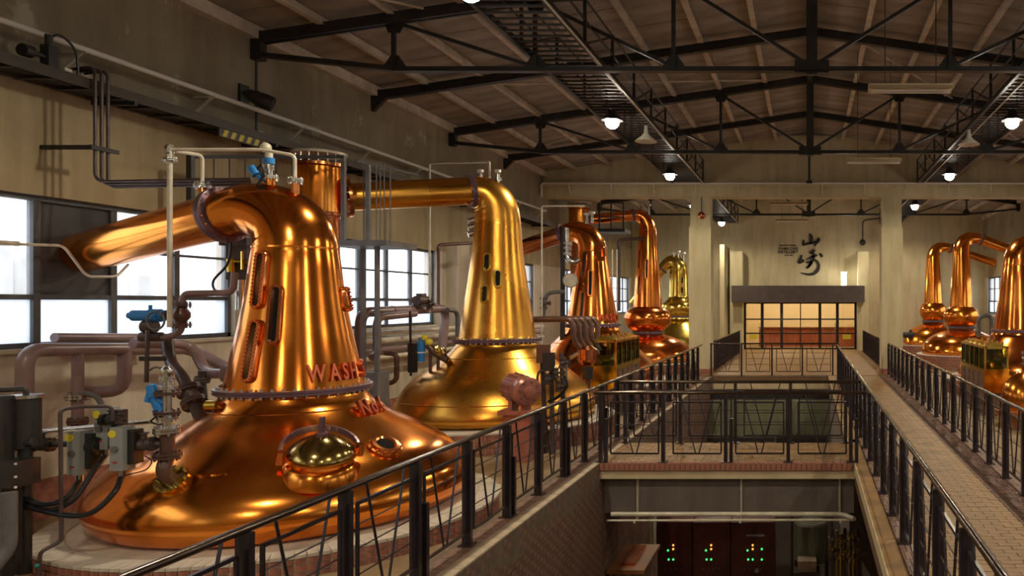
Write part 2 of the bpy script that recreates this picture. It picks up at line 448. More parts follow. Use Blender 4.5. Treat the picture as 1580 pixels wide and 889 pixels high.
# vestibule behind the glass
m = MB(); m.mm(-4, 3.4, 44, 44.2, -0.1, 3.2); m.mm(-4.2, -4, 40.3, 44.2, -0.1, 3.2); m.mm(3.4, 3.6, 40.3, 44.2, -0.1, 3.2)
struct('wall_vestibule', m, 'warm_wall')
struct('ceiling_vestibule', MB().mm(-4.2, 3.6, 40.3, 44.2, 3.1, 3.3), 'warm_wall')
struct('floor_vestibule', MB().mm(-4.2, 3.6, 40, 44.2, -0.3, 0), 'floor_paint')
o = thing('reception_counter', 'long red-brown wooden counter seen behind the entrance glass', 'counter', (-0.4, 42.4, 0))
MB().mm(-2.6, 3.2, 42.2, 42.6, 0, 1.02).build('front', 'wood_red', o, 0)
MB().mm(-2.65, 3.25, 42.15, 42.7, 1.02, 1.07).build('countertop', 'wood_brown', o, 0)
for x in (-2.2, -0.3, 1.6):
    li = bpy.data.lights.new('vestibule_lamp', 'POINT'); li.energy = VESTIBULE_W / 3; li.color = (1, 0.84, 0.58); li.shadow_soft_size = 0.15
    lo = bpy.data.objects.new('vestibule_lamp', li); lo.location = (x, 41.6, 2.8); COL.objects.link(lo)

# ------------------------------------------------------------------ floors and pits
PX0, PX1 = -3.1, 0.72          # the open pits between the walkways
CY0, CY1 = 11.62, 13.35        # crosswalk
LY = 25.5                      # front edge of the entrance landing
struct('floor_still_left', MB().mm(XL, -3.52, Y0, Y1, -0.45, STILL_Z), 'floor_paint')
struct('floor_still_right', MB().mm(3.02, XR, Y0, Y1, -0.45, STILL_Z), 'floor_paint')
fw = struct('floor_walkway', MB().mm(PX1, 3.02, Y0, LY, -0.34, -0.012), 'paver_joint')
fl = struct('floor_landing', MB().mm(-3.52, 3.02, LY, Y1, -0.43, -0.012), 'paver_joint')
fc = struct('floor_crosswalk', MB().mm(PX0, PX1, CY0, CY1, -0.12, -0.012), 'paver_joint')
struct('floor_near', MB().mm(PX0, PX1, Y0, 1.6, -0.3, 0), 'floor_paint')
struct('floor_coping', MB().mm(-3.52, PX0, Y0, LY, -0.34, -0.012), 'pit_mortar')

def pavers(floor, x0, x1, y0, y1, w, d, single_to, m, joint=0.008, top=0.0):
    """running-bond pavers; those nearer than single_to are objects of their own, the rest one joined part"""
    base = MB().mm(-w/2 + joint/2, w/2 - joint/2, -d/2 + joint/2, d/2 - joint/2, -0.014, 0).mesh('paver', m, 0)
    rest = MB(); y = y0; row = 0
    while y + d <= y1 + 1e-6:
        x = x0 - (w/2 if row % 2 else 0)
        while x < x1 - 0.02:
            a, b = max(x, x0), min(x + w, x1)
            if b - a > 0.03:
                dz = random.uniform(-0.0025, 0.001)
                if y < single_to and abs(b - a - w) < 1e-6:
                    link('paver', base, floor, loc=((a+b)/2, y + d/2, top + dz))
                else:
                    rest.mm(a + joint/2, b - joint/2, y + joint/2, y + d - joint/2, top - 0.014, top + dz)
            x += w
        y += d; row += 1
    if rest.v: rest.build('paver_field', m, floor, 0, kind='stuff')
pavers(fw, 1.04, 2.34, 6.2, LY, 0.215, 0.105, 11.0, 'paver')
pavers(fw, 2.34, 2.98, 6.2, LY, 0.215, 0.105, 0, 'paver_dark')
pavers(fw, 0.90, 1.03, 6.2, LY, 0.065, 0.215, 0, 'paver_dark')
pavers(fc, PX0, PX1, CY0 + 0.11, CY1, 0.215, 0.105, 0, 'paver')
pavers(fl, -3.5, 3.0, LY + 0.2, 40, 0.3, 0.15, 0, 'paver')
struct('trim_4', MB().mm(PX1, 0.895, 1.6, CY0 + 2.0, -0.012, 0.004).mm(PX1, 0.895, CY1, LY, -0.012, 0.004), 'paver')
struct('trim_5', MB().mm(PX1 - 0.012, PX1, 1.6, CY0, -0.14, 0.004).mm(PX1 - 0.012, PX1, CY1, LY, -0.14, 0.004), 'cream_paint')
# coping stones along the left edge of the pit
cp = struct_root('trim_6', 'pale coping stones along the edge of the pit', (-3.2, 1.6, 0))
base = MB().mm(-0.075, 0.075, -0.295, 0.295, -0.02, 0.004).mesh('coping_stone', 'coping', 0)
base2 = MB().mm(-0.09, 0.09, -0.145, 0.145, -0.02, 0.0).mesh('coping_brick', 'brick_dark', 0)
y = 1.9
while y < LY - 0.3:
    link('coping_stone', base, cp, loc=(PX0 - 0.077, y, 0)); y += 0.6
y = 1.75
while y < LY - 0.15:
    link('coping_brick', base2, cp, loc=(PX0 - 0.25, y, 0)); y += 0.3
# crosswalk: soldier course, ledge, recessed beam
MB().mm(PX0, PX1, CY0 + 0.004, CY0 + 0.06, -0.12, -0.006).build('mortar_strip', 'coping', fc, 0)
base = MB().mm(-0.031, 0.031, 0, 0.1, -0.112, 0.0).mesh('brick', 'brick', 0)
k = 0; x = PX0 + 0.04
while x < PX1 - 0.03:
    link('brick', base, fc, loc=(x, CY0 - 0.004 + random.uniform(-0.002, 0.002), 0.002)); x += 0.0755
struct('beam_crosswalk', MB().mm(PX0, PX1, CY0 + 0.02, CY1, -0.24, -0.121), 'cream_paint')
struct('wall_crosswalk', MB().mm(PX0, PX1, CY0 + 0.28, CY1 - 0.28, -0.82, -0.24), 'concrete')
# landing edge
struct('beam_landing', MB().mm(PX0, PX1, LY - 0.06, LY, -0.43, -0.16), 'cream_paint')
# pit walls
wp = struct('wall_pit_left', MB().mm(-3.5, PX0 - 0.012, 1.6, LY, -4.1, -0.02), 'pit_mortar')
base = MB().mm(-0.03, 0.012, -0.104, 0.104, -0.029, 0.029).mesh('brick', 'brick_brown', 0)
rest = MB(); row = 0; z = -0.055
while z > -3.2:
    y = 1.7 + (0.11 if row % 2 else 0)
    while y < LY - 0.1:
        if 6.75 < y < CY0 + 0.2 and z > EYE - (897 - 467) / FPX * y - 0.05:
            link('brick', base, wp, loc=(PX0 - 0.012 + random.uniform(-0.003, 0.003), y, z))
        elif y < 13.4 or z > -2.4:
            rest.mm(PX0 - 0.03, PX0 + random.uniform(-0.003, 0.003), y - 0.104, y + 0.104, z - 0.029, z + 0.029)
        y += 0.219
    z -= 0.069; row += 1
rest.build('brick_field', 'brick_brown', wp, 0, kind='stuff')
struct('floor_lower', MB().mm(-3.5, 6.2, 1.0, 18.2, -4.3, -4.1), 'floor_paint')
struct('wall_lower_back', MB().mm(-3.1, 0.95, 17.5, 17.8, -4.1, -2.3).mm(0.95, 6.2, 17.5, 17.8, -4.1, -0.34), 'concrete')
struct('wall_lower_right', MB().mm(6.0, 6.2, 1.0, 17.8, -4.1, -0.34), 'concrete')
struct('wall_lower_front', MB().mm(-3.5, 6.2, 1.3, 1.6, -4.1, -0.3), 'concrete')
struct('floor_pit', MB().mm(-3.1, 0.95, 17.8, LY, -2.5, -2.3), 'floor_paint')
struct('wall_pit_back', MB().mm(-3.1, 0.95, 24.6, 24.8, -2.3, -0.7), 'green_wall')
struct('wall_pit_light_stop', MB().mm(-3.5, 3.0, LY + 0.05, LY + 0.2, -2.5, -0.43), 'concrete')  # unseen wall added to stop daylight leaking in under the landing
struct('wall_pit_right', MB().mm(PX1 + 0.01, 0.95, CY1, LY, -2.5, -0.34), 'concrete')

# ------------------------------------------------------------------ roof
HS = 9.08                       # half span
ZE, ZR = 6.86, 8.22             # underside of the boards at eave and ridge
def zr(x, dz=0.0): return ZR - (ZR - ZE) * abs(x - XC) / HS + dz
ceil = struct_root('ceiling', 'brown boarded underside of the pitched roof', (XC, 17, ZR))
NP = 8
for s in (-1, 1):
    for k in range(NP):
        xa, xb = XC + s * HS * k / NP, XC + s * HS * (k + 1) / NP
        a, b = V((xa, 0, zr(xa))), V((xb, 0, zr(xb))); mid = (a + b) / 2; d = (b - a)
        R = Matrix(((d.normalized().x, 0, -d.normalized().z), (0, 1, 0), (d.normalized().z, 0, d.normalized().x)))
        me = MB().box((0, 0, 0.02), d.length * 0.995, 0.985, 0.03, R).mesh('ceiling_board', 'ceiling_board', 0)
        for i in range(36):
            y = -5.5 + i * 1.0
            link('ceiling_board', me, ceil, loc=mid + V((0, y, random.uniform(0, 0.012))))
        j = MB().box((0, 0, 0.06), d.length, 16.0, 0.03, R); o = j.build('ceiling_board_far', 'ceiling_board', ceil, 0); o.location = mid + V((0, 38, 0))
        # purlin along the slope line
        if k:
            x = xa
            m = MB().mm(-0.03, 0.03, Y0, Y1, -0.12, 0.0); m.mm(-0.055, 0.055, Y0, Y1, -0.125, -0.112)
            link('purlin', m.mesh('purlin', 'purlin', 0), ceil, loc=(x, 0, zr(x) - 0.005))
for s in (-1, 1):
    x = XC + s*(HS - 0.06); link('eave_plate', MB().mm(-0.08, 0.08, Y0, Y1, -0.2, 0.0).mesh('eave_plate', 'purlin', 0), ceil, loc=(x, 0, zr(x)))
link('ridge_beam', MB().mm(-0.07, 0.07, Y0, Y1, -0.3, -0.05).mesh('ridge_beam', 'black_steel', 0), ceil, loc=(XC, 0, ZR))
# outer roof skin so that no daylight leaks through the joints
m = MB()
m.add([(XC - HS - .6, Y0 - .3, ZE + .03), (XC, Y0 - .3, ZR + .14), (XC, Y1 + .4, ZR + .14), (XC - HS - .6, Y1 + .4, ZE + .03), (XC + HS + .6, Y0 - .3, ZE + .03), (XC + HS + .6, Y1 + .4, ZE + .03)], [(0, 1, 2, 3), (1, 4, 5, 2)])
m.build('roof_skin', 'ceiling_board', ceil, 0)

def gusset(m, x, y, z, w=0.3, h=0.16): m.mm(x - w/2, x + w/2, y - 0.012, y + 0.012, z - h/2, z + h/2)
def zt(u): return 8.02 - (8.02 - 6.68) * abs(u) / HS          # top chord centre line
def zb(u): return 6.2 if abs(u) <= 6.8 else 6.2 + 0.24 * (abs(u) - 6.8) / (HS - 6.8)
def truss(y, label):
    t = thing('roof_truss', label, 'roof truss', (XC, y, 6.2), 'steel trusses carrying the roof')
    for s in (-1, 1):
        m = MB()
        for o in (-0.05, 0.05): m.bar((XC, y + o, zt(0)), (XC + s*HS, y + o, zt(HS)), 0.05, 0.17)
        m.bar((XC, y, zt(0) + 0.08), (XC + s*HS, y, zt(HS) + 0.08), 0.15, 0.02)
        m.build('top_chord', 'black_steel', t, 0)
        m = MB()
        m.bar((XC + s*6.8, y, 6.2), (XC + s*HS, y, zb(HS)), 0.12, 0.075); m.build('bottom_chord_end', 'black_steel', t, 0)
        m = MB().mm(-0.1, 0.1, -0.08, 0.08, zb(HS) - 0.1, zt(HS) + 0.12); m.v = [(a + XC + s*(HS - 0.06), b + y, c) for a, b, c in m.v]
        m.build('heel_plate', 'black_steel', t, 0)
        for u in (2.25, 4.5, 6.8):
            MB().bar((XC + s*u, y, zb(u)), (XC + s*u, y, zt(u)), 0.065, 0.05).build('vertical', 'black_steel', t, 0)
        for u0, u1 in ((0, 2.25), (2.25, 4.5), (4.5, 6.8)):
            MB().bar((XC + s*u0, y, zb(u0) + 0.03), (XC + s*u1, y, zt(u1) - 0.05), 0.06, 0.055).build('diagonal', 'black_steel', t, 0)
        for u in (2.25, 4.5, 6.8):
            MB().prism([(-0.2, 0), (0.2, 0), (0.06, 0.2), (-0.06, 0.2)], -0.012, 0.012, ((XC + s*u, y + 0.03, zb(u) + 0.03), (1,0,0), (0,0,1), (0,1,0))).build('gusset_plate', 'black_steel', t, 0)
            MB().prism([(-0.17, 0), (0.17, 0), (0.1, -0.16), (-0.1, -0.16)], -0.012, 0.012, ((XC + s*u, y + 0.03, zt(u) - 0.06), (1,0,0), (0,0,1), (0,1,0))).build('gusset_plate', 'black_steel', t, 0)
    m = MB().mm(XC - 6.8, XC + 6.8, y - 0.07, y + 0.07, 6.15, 6.165); m.mm(XC - 6.8, XC + 6.8, y - 0.02, y + 0.02, 6.165, 6.24)
    m.build('bottom_chord', 'black_steel', t, 0)
    m = MB().mm(XC - 0.09, XC + 0.09, y - 0.06, y + 0.06, 6.1, zt(0)); m.mm(XC - 0.28, XC + 0.28, y - 0.07, y + 0.07, 6.12, 6.33)
    m.build('king_post', 'black_steel', t, 0)
def rafter(y, label):
    t = thing('roof_rafter', label, 'rafter', (XC, y, 6.7), 'plain rafters between the trusses')
    for s in (-1, 1):
        m = MB()
        m.bar((XC, y, zt(0) - 0.02), (XC + s*HS, y, zt(HS) - 0.02), 0.07, 0.15)
        m.bar((XC, y, zt(0) + 0.06), (XC + s*HS, y, zt(HS) + 0.06), 0.14, 0.02)
        m.bar((XC, y, zt(0) - 0.095), (XC + s*HS, y, zt(HS) - 0.095), 0.14, 0.02)
        m.build('beam', 'black_steel', t, 0)
        MB().prism([(0, 0.1), (-s*0.5, 0.15), (-s*0.05, -0.32), (0, -0.32)], -0.05, 0.05, ((XC + s*HS, y, zt(HS)), (1,0,0), (0,0,1), (0,1,0))).build('bracket', 'black_steel', t, 0)
TR = [(12.65, 'black steel roof truss crossing the whole picture nearest the viewer'),
      (19.6, 'black steel roof truss just before the plastered cross wall'), (33.5, 'black steel roof truss in the far room in front of the entrance wall')]
for y, l in TR: truss(y, l)
for y, l in ((16.1, 'plain black rafter between the two trusses of the front hall'), (23.1, 'plain black rafter close to the cross wall')): rafter(y, l)
# steel bar hanging from the ridge before the cross wall
o = thing('ridge_hanger', 'short black hanger rod below the ridge at the cross wall', 'hanger', (XC, 26.0, 6.4))
MB().cyl((XC, 25.95, 6.42), (XC, 25.95, 8.1), 0.04, n=8).build('rod', 'black_steel', o)
MB().mm(XC - 0.1, XC + 0.1, 25.88, 26.02, 6.38, 6.46).build('clamp', 'black_steel', o, 0)
# pale sway rods under the boards
for i, (a, b, l) in enumerate((((-5.9, 13.0, 7.2), (-8.6, 9.4, 6.85), 'pale sway rod under the roof boards above the left pipe run'),
        ((-1.0, 19.4, 7.95), (-7.2, 16.4, 7.0), 'long pale sway rod crossing the left roof slope'), ((1.0, 16.3, 7.95), (6.4, 22.9, 7.1), 'long pale sway rod crossing the right roof slope'),
        ((-8.2, 22.9, 6.85), (-3.2, 19.8, 7.6), 'pale sway rod beside the cross wall'))):
    tag(MB().cyl(a, b, 0.022, n=6).build('sway_rod', 'purlin'), l, 'rod', 'sway rods of the roof')
# ------------------------------------------------------------------ hall lamps (real sources)
def floodlight(x, y, z, label, lit=True):
    t = thing('floodlight', label, 'floodlight', (x, y, z), 'round floodlights along the roof catwalks')
    MB().lathe([(0.05, 0.22), (0.09, 0.21), (0.10, 0.12), (0.2, 0.04), (0.23, 0.0), (0.22, -0.005), (0.18, 0.035), (0.09, 0.1), (0.0001, 0.11)], (x, y, z), 20, close=False).build('housing', 'black_steel', t)
    MB().ball((x, y, z - 0.03), 0.145, 16).build('bulb', 'lamp_glow' if lit else 'white_paint', t)
    MB().cyl((x, y, z + 0.2), (x, y, z + 0.33), 0.02, n=8).build('hanger', 'black_steel', t)
    if lit:
        li = bpy.data.lights.new('floodlight_source', 'SPOT'); li.energy = LAMP_W; li.color = LAMP_COL
        li.spot_size = math.radians(173); li.spot_blend = 0.45; li.shadow_soft_size = 0.13
        lo = bpy.data.objects.new('floodlight_source', li); lo.location = (x, y, z - 0.2); COL.objects.link(lo)
FL = [(-4.03, -4.3, 0), (-4.03, 2.5, 0), (-4.03, 9.3, 'lit floodlight at the top edge above the first copper still'), (-4.03, 16.1, 'largest lit floodlight hanging left of the ridge'),
      (-4.03, 22.9, 'lit floodlight left of the ridge just before the cross wall'), (-4.0, 36.5, 'lit floodlight beside the left free column'),
      (4.22, -4.3, 0), (4.22, 2.5, 0), (4.22, 9.3, 0), (4.25, 16.1, 'lit floodlight at the far right edge under the roof'), (4.2, 22.9, 'lit floodlight right of the ridge just before the cross wall'),
      (4.19, 30.2, 'lit floodlight in the far room right of the free column'), (-4.4, 30.2, 'lit floodlight hidden behind the left free column'), (4.2, 36.8, 'farthest floodlight above the right-hand stills')]
for x, y, l in FL:
    floodlight(x, y, 6.17, l or 'lit floodlight hanging overhead outside the picture')

# ------------------------------------------------------------------ pot stills
class Still: pass
def interp(tab, z):
    """tab = [(r, z)] rising in z"""
    if z <= tab[0][1]: return tab[0][0]
    for (r0, z0), (r1, z1) in zip(tab, tab[1:]):
        if z <= z1: return r0 + (r1 - r0) * (z - z0) / max(1e-6, z1 - z0)
    return tab[-1][0]
def smooth_prof(tab, sub=6):
    p = smooth_path([(r, 0, z) for r, z in tab], sub); return [(max(0.001, q.x), q.z) for q in p]

def ring_bolts(c, r, z0, z1, n, br, m, parent, axis=None, a0=0.0):
    mb = MB(); ax = V(axis).normalized() if axis else V((0,0,1)); u = ax.orthogonal().normalized() if axis else V((1,0,0)); w = ax.cross(u)
    for k in range(n):
        t = a0 + 2*PI*k/n; p = V(c) + (u*math.cos(t) + w*math.sin(t))*r
        mb.cyl(p + ax*z0, p + ax*z1, br, n=6)
    return mb.build('bolts', m, parent, 0, kind='stuff')

def make_still(label, C, pot, neck, elbow, d, end, arm_r, flange, metal, arm_metal=None, group='copper pot stills', trim='purple_steel', bulb=None, bands=()):
    s = Still(); x, y = C; s.C = C; zf, rf, bz = flange
    t = thing('pot_still', label, 'pot still', (x, y, pot[0][1]), group); s.t = t
    pp = smooth_prof(pot); s.pot = pp
    s.potobj = MB().lathe(pp, (x, y, 0), 96).build('pot', metal, t, 0.8)
    tab = pp[:]
    if bulb:
        bp = smooth_prof(bulb); MB().lathe(bp, (x, y, 0), 64).build('boil_bulb', metal, t, 0.8); tab += bp
    # neck and elbow in one sweep
    np_ = smooth_prof(neck, 5); tab += np_
    path = [V((x, y, z)) for r, z in np_]; rad = [r for r, z in np_]
    dv = V((d[0], d[1], 0)).normalized()
    ep = smooth_path([V((s_, r_, z_)) for s_, z_, r_ in elbow], 5)
    for q in ep:
        path.append(V((x, y, 0)) + dv*q.x + V((0, 0, q.z))); rad.append(q.y)
    MB().tube(path, 0, 64, rad).build('neck', metal, t, 0.9)
    s.tab = sorted(tab, key=lambda q: q[1]) if not bulb else tab
    # flange between pot (or bulb) and neck
    f = MB().lathe([(rf*0.86, zf - bz), (rf, zf - bz), (rf, zf - 0.006), (rf*0.985, zf - 0.004), (rf*0.985, zf + 0.004), (rf, zf + 0.006), (rf, zf + bz), (rf*0.86, zf + bz)], (x, y, 0), 72).build('neck_flange', trim, t)
    ring_bolts((x, y, zf), rf*0.94, -bz - 0.028, bz + 0.03, 44, 0.016, 'stainless', f)
    for zb_ in bands:
        r = interp(s.tab, zb_) + 0.004
        MB().lathe([(r - 0.01, zb_ - 0.012), (r, zb_ - 0.01), (r, zb_ + 0.01), (r - 0.01, zb_ + 0.012)], (x, y, 0), 72, close=False).build('seam_band', metal, t)
    # lyne arm
    p0 = path[-1]; e = V(end); ax = (e - p0).normalized(); s.arm0 = p0; s.armdir = ax
    MB().tube([p0, p0.lerp(e, 0.5), e], arm_r, 40, [rad[-1], (rad[-1] + arm_r)/2, arm_r]).build('lyne_arm', arm_metal or metal, t, 0.9)
    R = rad[-1]
    g = MB().lathe([(R*0.95, -0.05), (R + 0.055, -0.04), (R + 0.055, -0.004), (R + 0.045, 0), (R + 0.055, 0.004), (R + 0.055, 0.04), (R*0.95, 0.05)], p0, 48, ax).build('arm_flange', trim, t)
    ring_bolts(p0, R + 0.034, -0.06, 0.06, 20, 0.011, 'stainless', g, ax)
    return s

def on_still(s, px, py, lo=None):
    """first hit of the sight line through a photo pixel on the still's surface of revolution: point, outward normal, angle"""
    Y = (lo or s.C[1] - 2.4)
    while Y < s.C[1] + 0.5:
        p = P(px, py, Y); r = math.hypot(p.x - s.C[0], p.y - s.C[1])
        if r <= interp(s.tab, p.z): break
        Y += 0.01
    a = math.atan2(p.y - s.C[1], p.x - s.C[0])
    return surf(s, a, p.z)
def surf(s, a, z):
    r = interp(s.tab, z); dr = (interp(s.tab, z + 0.03) - interp(s.tab, z - 0.03)) / 0.06
    n = V((math.cos(a), math.sin(a), -dr)).normalized()
    p = V((s.C[0] + r*math.cos(a), s.C[1] + r*math.sin(a), z))
    return p, n, a
def frame_at(p, n, a):
    u = V((-math.sin(a), math.cos(a), 0)); v = n.cross(u).normalized()
    if v.z < 0: v = -v
    u = v.cross(n).normalized()
    return u, v
def race(w, h, k=8):
    r = w/2; pts = []
    for i in range(k + 1): t = PI*i/k; pts.append((r*math.cos(t), h/2 - r + r*math.sin(t)))
    for i in range(k + 1): t = PI + PI*i/k; pts.append((r*math.cos(t), -h/2 + r + r*math.sin(t)))
    return pts
def sight_glass(s, px, py, w, h, bolts=True, trim='copper_trim', glass='dark_glass'):
    p, n, a = on_still(s, px, py); u, v = frame_at(p, n, a)
    g = thing_part('sight_glass', s.t)
    out, inn = race(w, h), race(w*0.5, h - w*0.5)
    m = MB(); k = len(out)
    o2 = race(w*0.92, h - w*0.08)
    rings = [(out, -0.03), (out, 0.036), (o2, 0.048), (inn, 0.048), (inn, 0.0)]
    vs = [p + u*x + v*y_ + n*dd for ring, dd in rings for x, y_ in ring]
    fs = [(i*k + j, i*k + (j+1) % k, (i+1)*k + (j+1) % k, (i+1)*k + j) for i in range(4) for j in range(k)]
    m.add(vs, fs); fr = m.build('frame', trim, s.t, 0.5); fr.name = 'sight_glass_frame'
    MB().prism(inn, -0.02, 0.006, (p, u, v, n)).build('glass' if glass == 'dark_glass' else 'cover', glass, fr, 0)
    if bolts:
        b = MB(); L = h - w; cnt = max(3, int(L/0.042))
        for i in range(cnt + 1):
            for sx in (-1, 1): q = p + u*sx*w*0.36 + v*(-L/2 + L*i/cnt); b.cyl(q + n*0.04, q + n*0.064, 0.011, n=6)
        for i in range(1, 5):
            t = PI*i/5
            for sg in (1, -1): q = p + u*w*0.36*math.cos(t) + v*sg*(L/2 + w*0.36*math.sin(t)); b.cyl(q + n*0.04, q + n*0.064, 0.011, n=6)
        b.build('bolts', 'copper_trim' if trim == 'copper_trim' else trim, fr, 0, kind='stuff')
def thing_part(n, t): return None
def put_letters(s, text, a0, z, size, m, gap=1.0, sx=0.62, name='letter', stand=0.0):
    """raised letters round the still from angle a0, anticlockwise seen from above = left to right for a viewer outside"""
    a = a0
    for ch in text:
        if ch == ' ': a += 0.45*size/interp(s.tab, z); continue
        me, w = letter_mesh(ch, size, 0.022, m); w *= sx
        r = interp(s.tab, z); a += (w/2 + size*0.06)*gap/r
        p, n, _ = surf(s, a, z); u, v = frame_at(p, n, a)
        if stand:
            n = n.lerp(V((math.cos(a), math.sin(a), 0)), stand).normalized(); u, v = frame_at(p, n, a); p = p + n*0.03
        R = Matrix((u, v, n)).transposed()
        o = link(name, me, s.t, loc=p + n*0.012, rot=R.to_euler()); o.scale = (sx, 1, 1)
        a += (w/2 + size*0.06)*gap/r

def plinth(label, C, r, top, singles, brick='brick', h=None):
    x, y = C; t = thing('brick_plinth', label, 'plinth', (x, y, STILL_Z), 'round brick plinths under the stills')
    MB().lathe([(r - 0.012, STILL_Z), (r - 0.012, top - 0.01), (r - 0.2, top), (0.3, top)], (x, y, 0), 120).build('core', 'mortar' if singles else 'mortar', t)
    if not singles:
        rest = MB(); n = int(2*PI*r/0.115); zc = STILL_Z
        rows = max(2, int(round((top - STILL_Z)/0.1))); hh = (top - STILL_Z)/rows
        for j in range(rows):
            for k in range(n):
                a = 2*PI*(k + 0.5*(j % 2))/n; R = Matrix.Rotation(a, 3, 'Z')
                rest.box((x + (r - 0.02)*math.cos(a), y + (r - 0.02)*math.sin(a), STILL_Z + hh*(j + 0.5)), 0.05, 0.098, hh - 0.014, R)
        rest.build('brick_ring', brick, t, 0, kind='stuff')
        MB().lathe([(r + 0.01, top - 0.02), (r + 0.01, top + 0.006), (r - 0.25, top + 0.012), (r - 0.25, top - 0.02)], (x, y, 0), 96).build('coping_ring', 'plinth_cement', t)
        return t
    n = int(2*PI*r/0.098); hs = [0.06, 0.075, 0.06]; z = top - 0.02
    for j, hh in enumerate(hs):
        base = MB().box((0, 0, 0), 0.05, 0.084, hh - 0.014).mesh('brick', brick, 0)
        for k in range(n):
            a = 2*PI*k/n
            da = (a - math.radians(262) + PI) % (2*PI) - PI
            if abs(da) > math.radians(112): continue
            link('brick', base, t, loc=(x + (r - 0.022 + random.uniform(-0.003, 0.003))*math.cos(a), y + (r - 0.022)*math.sin(a), z - hh/2), rot=(0, 0, a))
        z -= hh
    base = MB().box((0, 0, 0), 0.26, 0.088, 0.03).mesh('coping_brick', 'plinth_cement', 0)
    for k in range(n):
        a = 2*PI*k/n; da = (a - math.radians(262) + PI) % (2*PI) - PI
        if abs(da) > math.radians(125): continue
        link('coping_brick', base, t, loc=(x + (r - 0.13)*math.cos(a), y + (r - 0.13)*math.sin(a), top - 0.006 + random.uniform(-0.002, 0.002)), rot=(0, 0, a))
    MB().lathe([(r - 0.27, top - 0.03), (r - 0.27, top + 0.008), (0.4, top + 0.006)], (x, y, 0), 96).build('cement_bed', 'plinth_cement', t)
    return t

# --- still 1: the big wash still in front
C1 = (-5.95, 9.06)
plinth('round red brick plinth with pale coping under the foremost still', C1, 2.22, 0.045, True)
S1 = make_still('huge orange copper wash still with WASH STILL lettering and open brass-lidded manhole, foremost', C1,
    [(1.64, 0.055), (1.75, 0.085), (1.835, 0.19), (1.862, 0.32), (1.805, 0.48), (1.69, 0.62), (1.54, 0.765), (1.25, 0.94), (0.97, 1.10), (0.80, 1.23), (0.735, 1.33), (0.715, 1.40)],
    [(0.70, 1.42), (0.685, 1.5), (0.615, 1.85), (0.545, 2.2), (0.49, 2.55), (0.455, 2.85), (0.435, 3.0)],
    [(0.0, 3.06, 0.43), (0.035, 3.2, 0.415), (0.14, 3.34, 0.385), (0.32, 3.44, 0.345), (0.56, 3.48, 0.30), (0.84, 3.42, 0.27)],
    (-1, 0), (-9.06, 9.72, 3.02), 0.245, (1.41, 0.785, 0.028), 'copper_orange', bands=(3.03, 1.2))
for px, py, w, h in ((403, 432, 0.15, 0.66), (425, 486, 0.15, 0.68), (391, 542, 0.15, 0.70)): sight_glass(S1, px, py, w, h)
sight_glass(S1, 372, 458, 0.13, 0.30)
p, n, a = on_still(S1, 532, 470); sight_glass(S1, 532, 462, 0.14, 0.30)
_, _, a = on_still(S1, 470, 580)
put_letters(S1, 'WASH STILL', a, 1.60, 0.27, 'letter_copper')
_, _, a = on_still(S1, 541, 626)
put_letters(S1, 'No.6', a, 1.17, 0.26, 'letter_copper', gap=1.0, sx=0.72, stand=0.45)
# manhole with raised brass lid
p, n, a = on_still(S1, 494, 716); ax = (n + V((0, 0, 1.0))).normalized(); q = 0.84
mh = MB().lathe([(r*q, h*q) for r, h in [(0.42, -0.16), (0.385, -0.03), (0.345, 0.02), (0.365, 0.04), (0.34, 0.06), (0.355, 0.12), (0.385, 0.135), (0.385, 0.155), (0.35, 0.16), (0.33, 0.15)]], p, 48, ax).build('manhole', 'copper_orange', S1.t)
c = p + ax*0.16*q
lid = MB().lathe([(r*q, h*q) for r, h in [(0.35, 0.0), (0.345, 0.025), (0.26, 0.11), (0.15, 0.18), (0.05, 0.22), (0.0001, 0.225)]], c, 48, ax, close=False).build('lid', 'lid_brass', mh)
u = ax.cross(V((0, 0, 1))).normalized(); w = u.cross(ax).normalized()
if w.z < 0: w = -w
arc = [c + (u*math.cos(t)*0.41 + w*(0.04 + math.sin(t)*0.36) + ax*(0.0 + 0.13*math.sin(t)))*q for t in [PI*k/16 for k in range(17)]]
m = MB()
for q0, q1 in zip(arc, arc[1:]): m.bar(q0, q1 + (q1 - q0)*0.1, 0.022, 0.062, ax)
m.build('hinge_yoke', 'purple_steel', mh, 0.5)
MB().cyl(c + ax*0.17, c + ax*0.22, 0.05, n=14).cyl(c + ax*0.2 + w*0.02, c + ax*0.36 + w*0.05, 0.028, n=12).build('lid_handle', 'purple_steel', mh)
for sx in (-1, 1): MB().cyl(c + u*sx*0.345 - ax*0.08, c + u*sx*0.345 + ax*0.05, 0.038, n=10).build('hinge_lug', 'copper_trim', mh)
# round inspection port
p, n, a = on_still(S1, 592, 690)
pt = MB().lathe([(0.185, -0.05), (0.18, 0.025), (0.15, 0.03), (0.145, 0.06), (0.11, 0.065), (0.09, 0.05)], p, 36, n, close=False).build('inspection_port', 'copper_trim', S1.t)
ring_bolts(p, 0.165, 0.02, 0.045, 14, 0.012, 'brass', pt, n); MB().lathe([(0.095, 0.045), (0.0001, 0.05)], p, 24, n, close=False).build('glass', 'dark_glass', pt)
# brass vent cock on the shoulder with its chain
p, n, a = on_still(S1, 338, 628)
ck = MB().cyl(p - n*0.03, p + n*0.05, 0.028, n=10).cyl(p + n*0.04 - V((0.09, 0, 0)), p + n*0.04 + V((0.03, 0, 0.0)), 0.05, n=14).build('vent_cock', 'brass', S1.t)
MB().tube(smooth_path([p + n*0.04, p + n*0.06 - V((0, 0, 0.1)), P(341, 650, p.y - 0.12), P(346, 668, p.y - 0.2)]), 0.008, 6).build('chain', 'brown_pipe', ck)

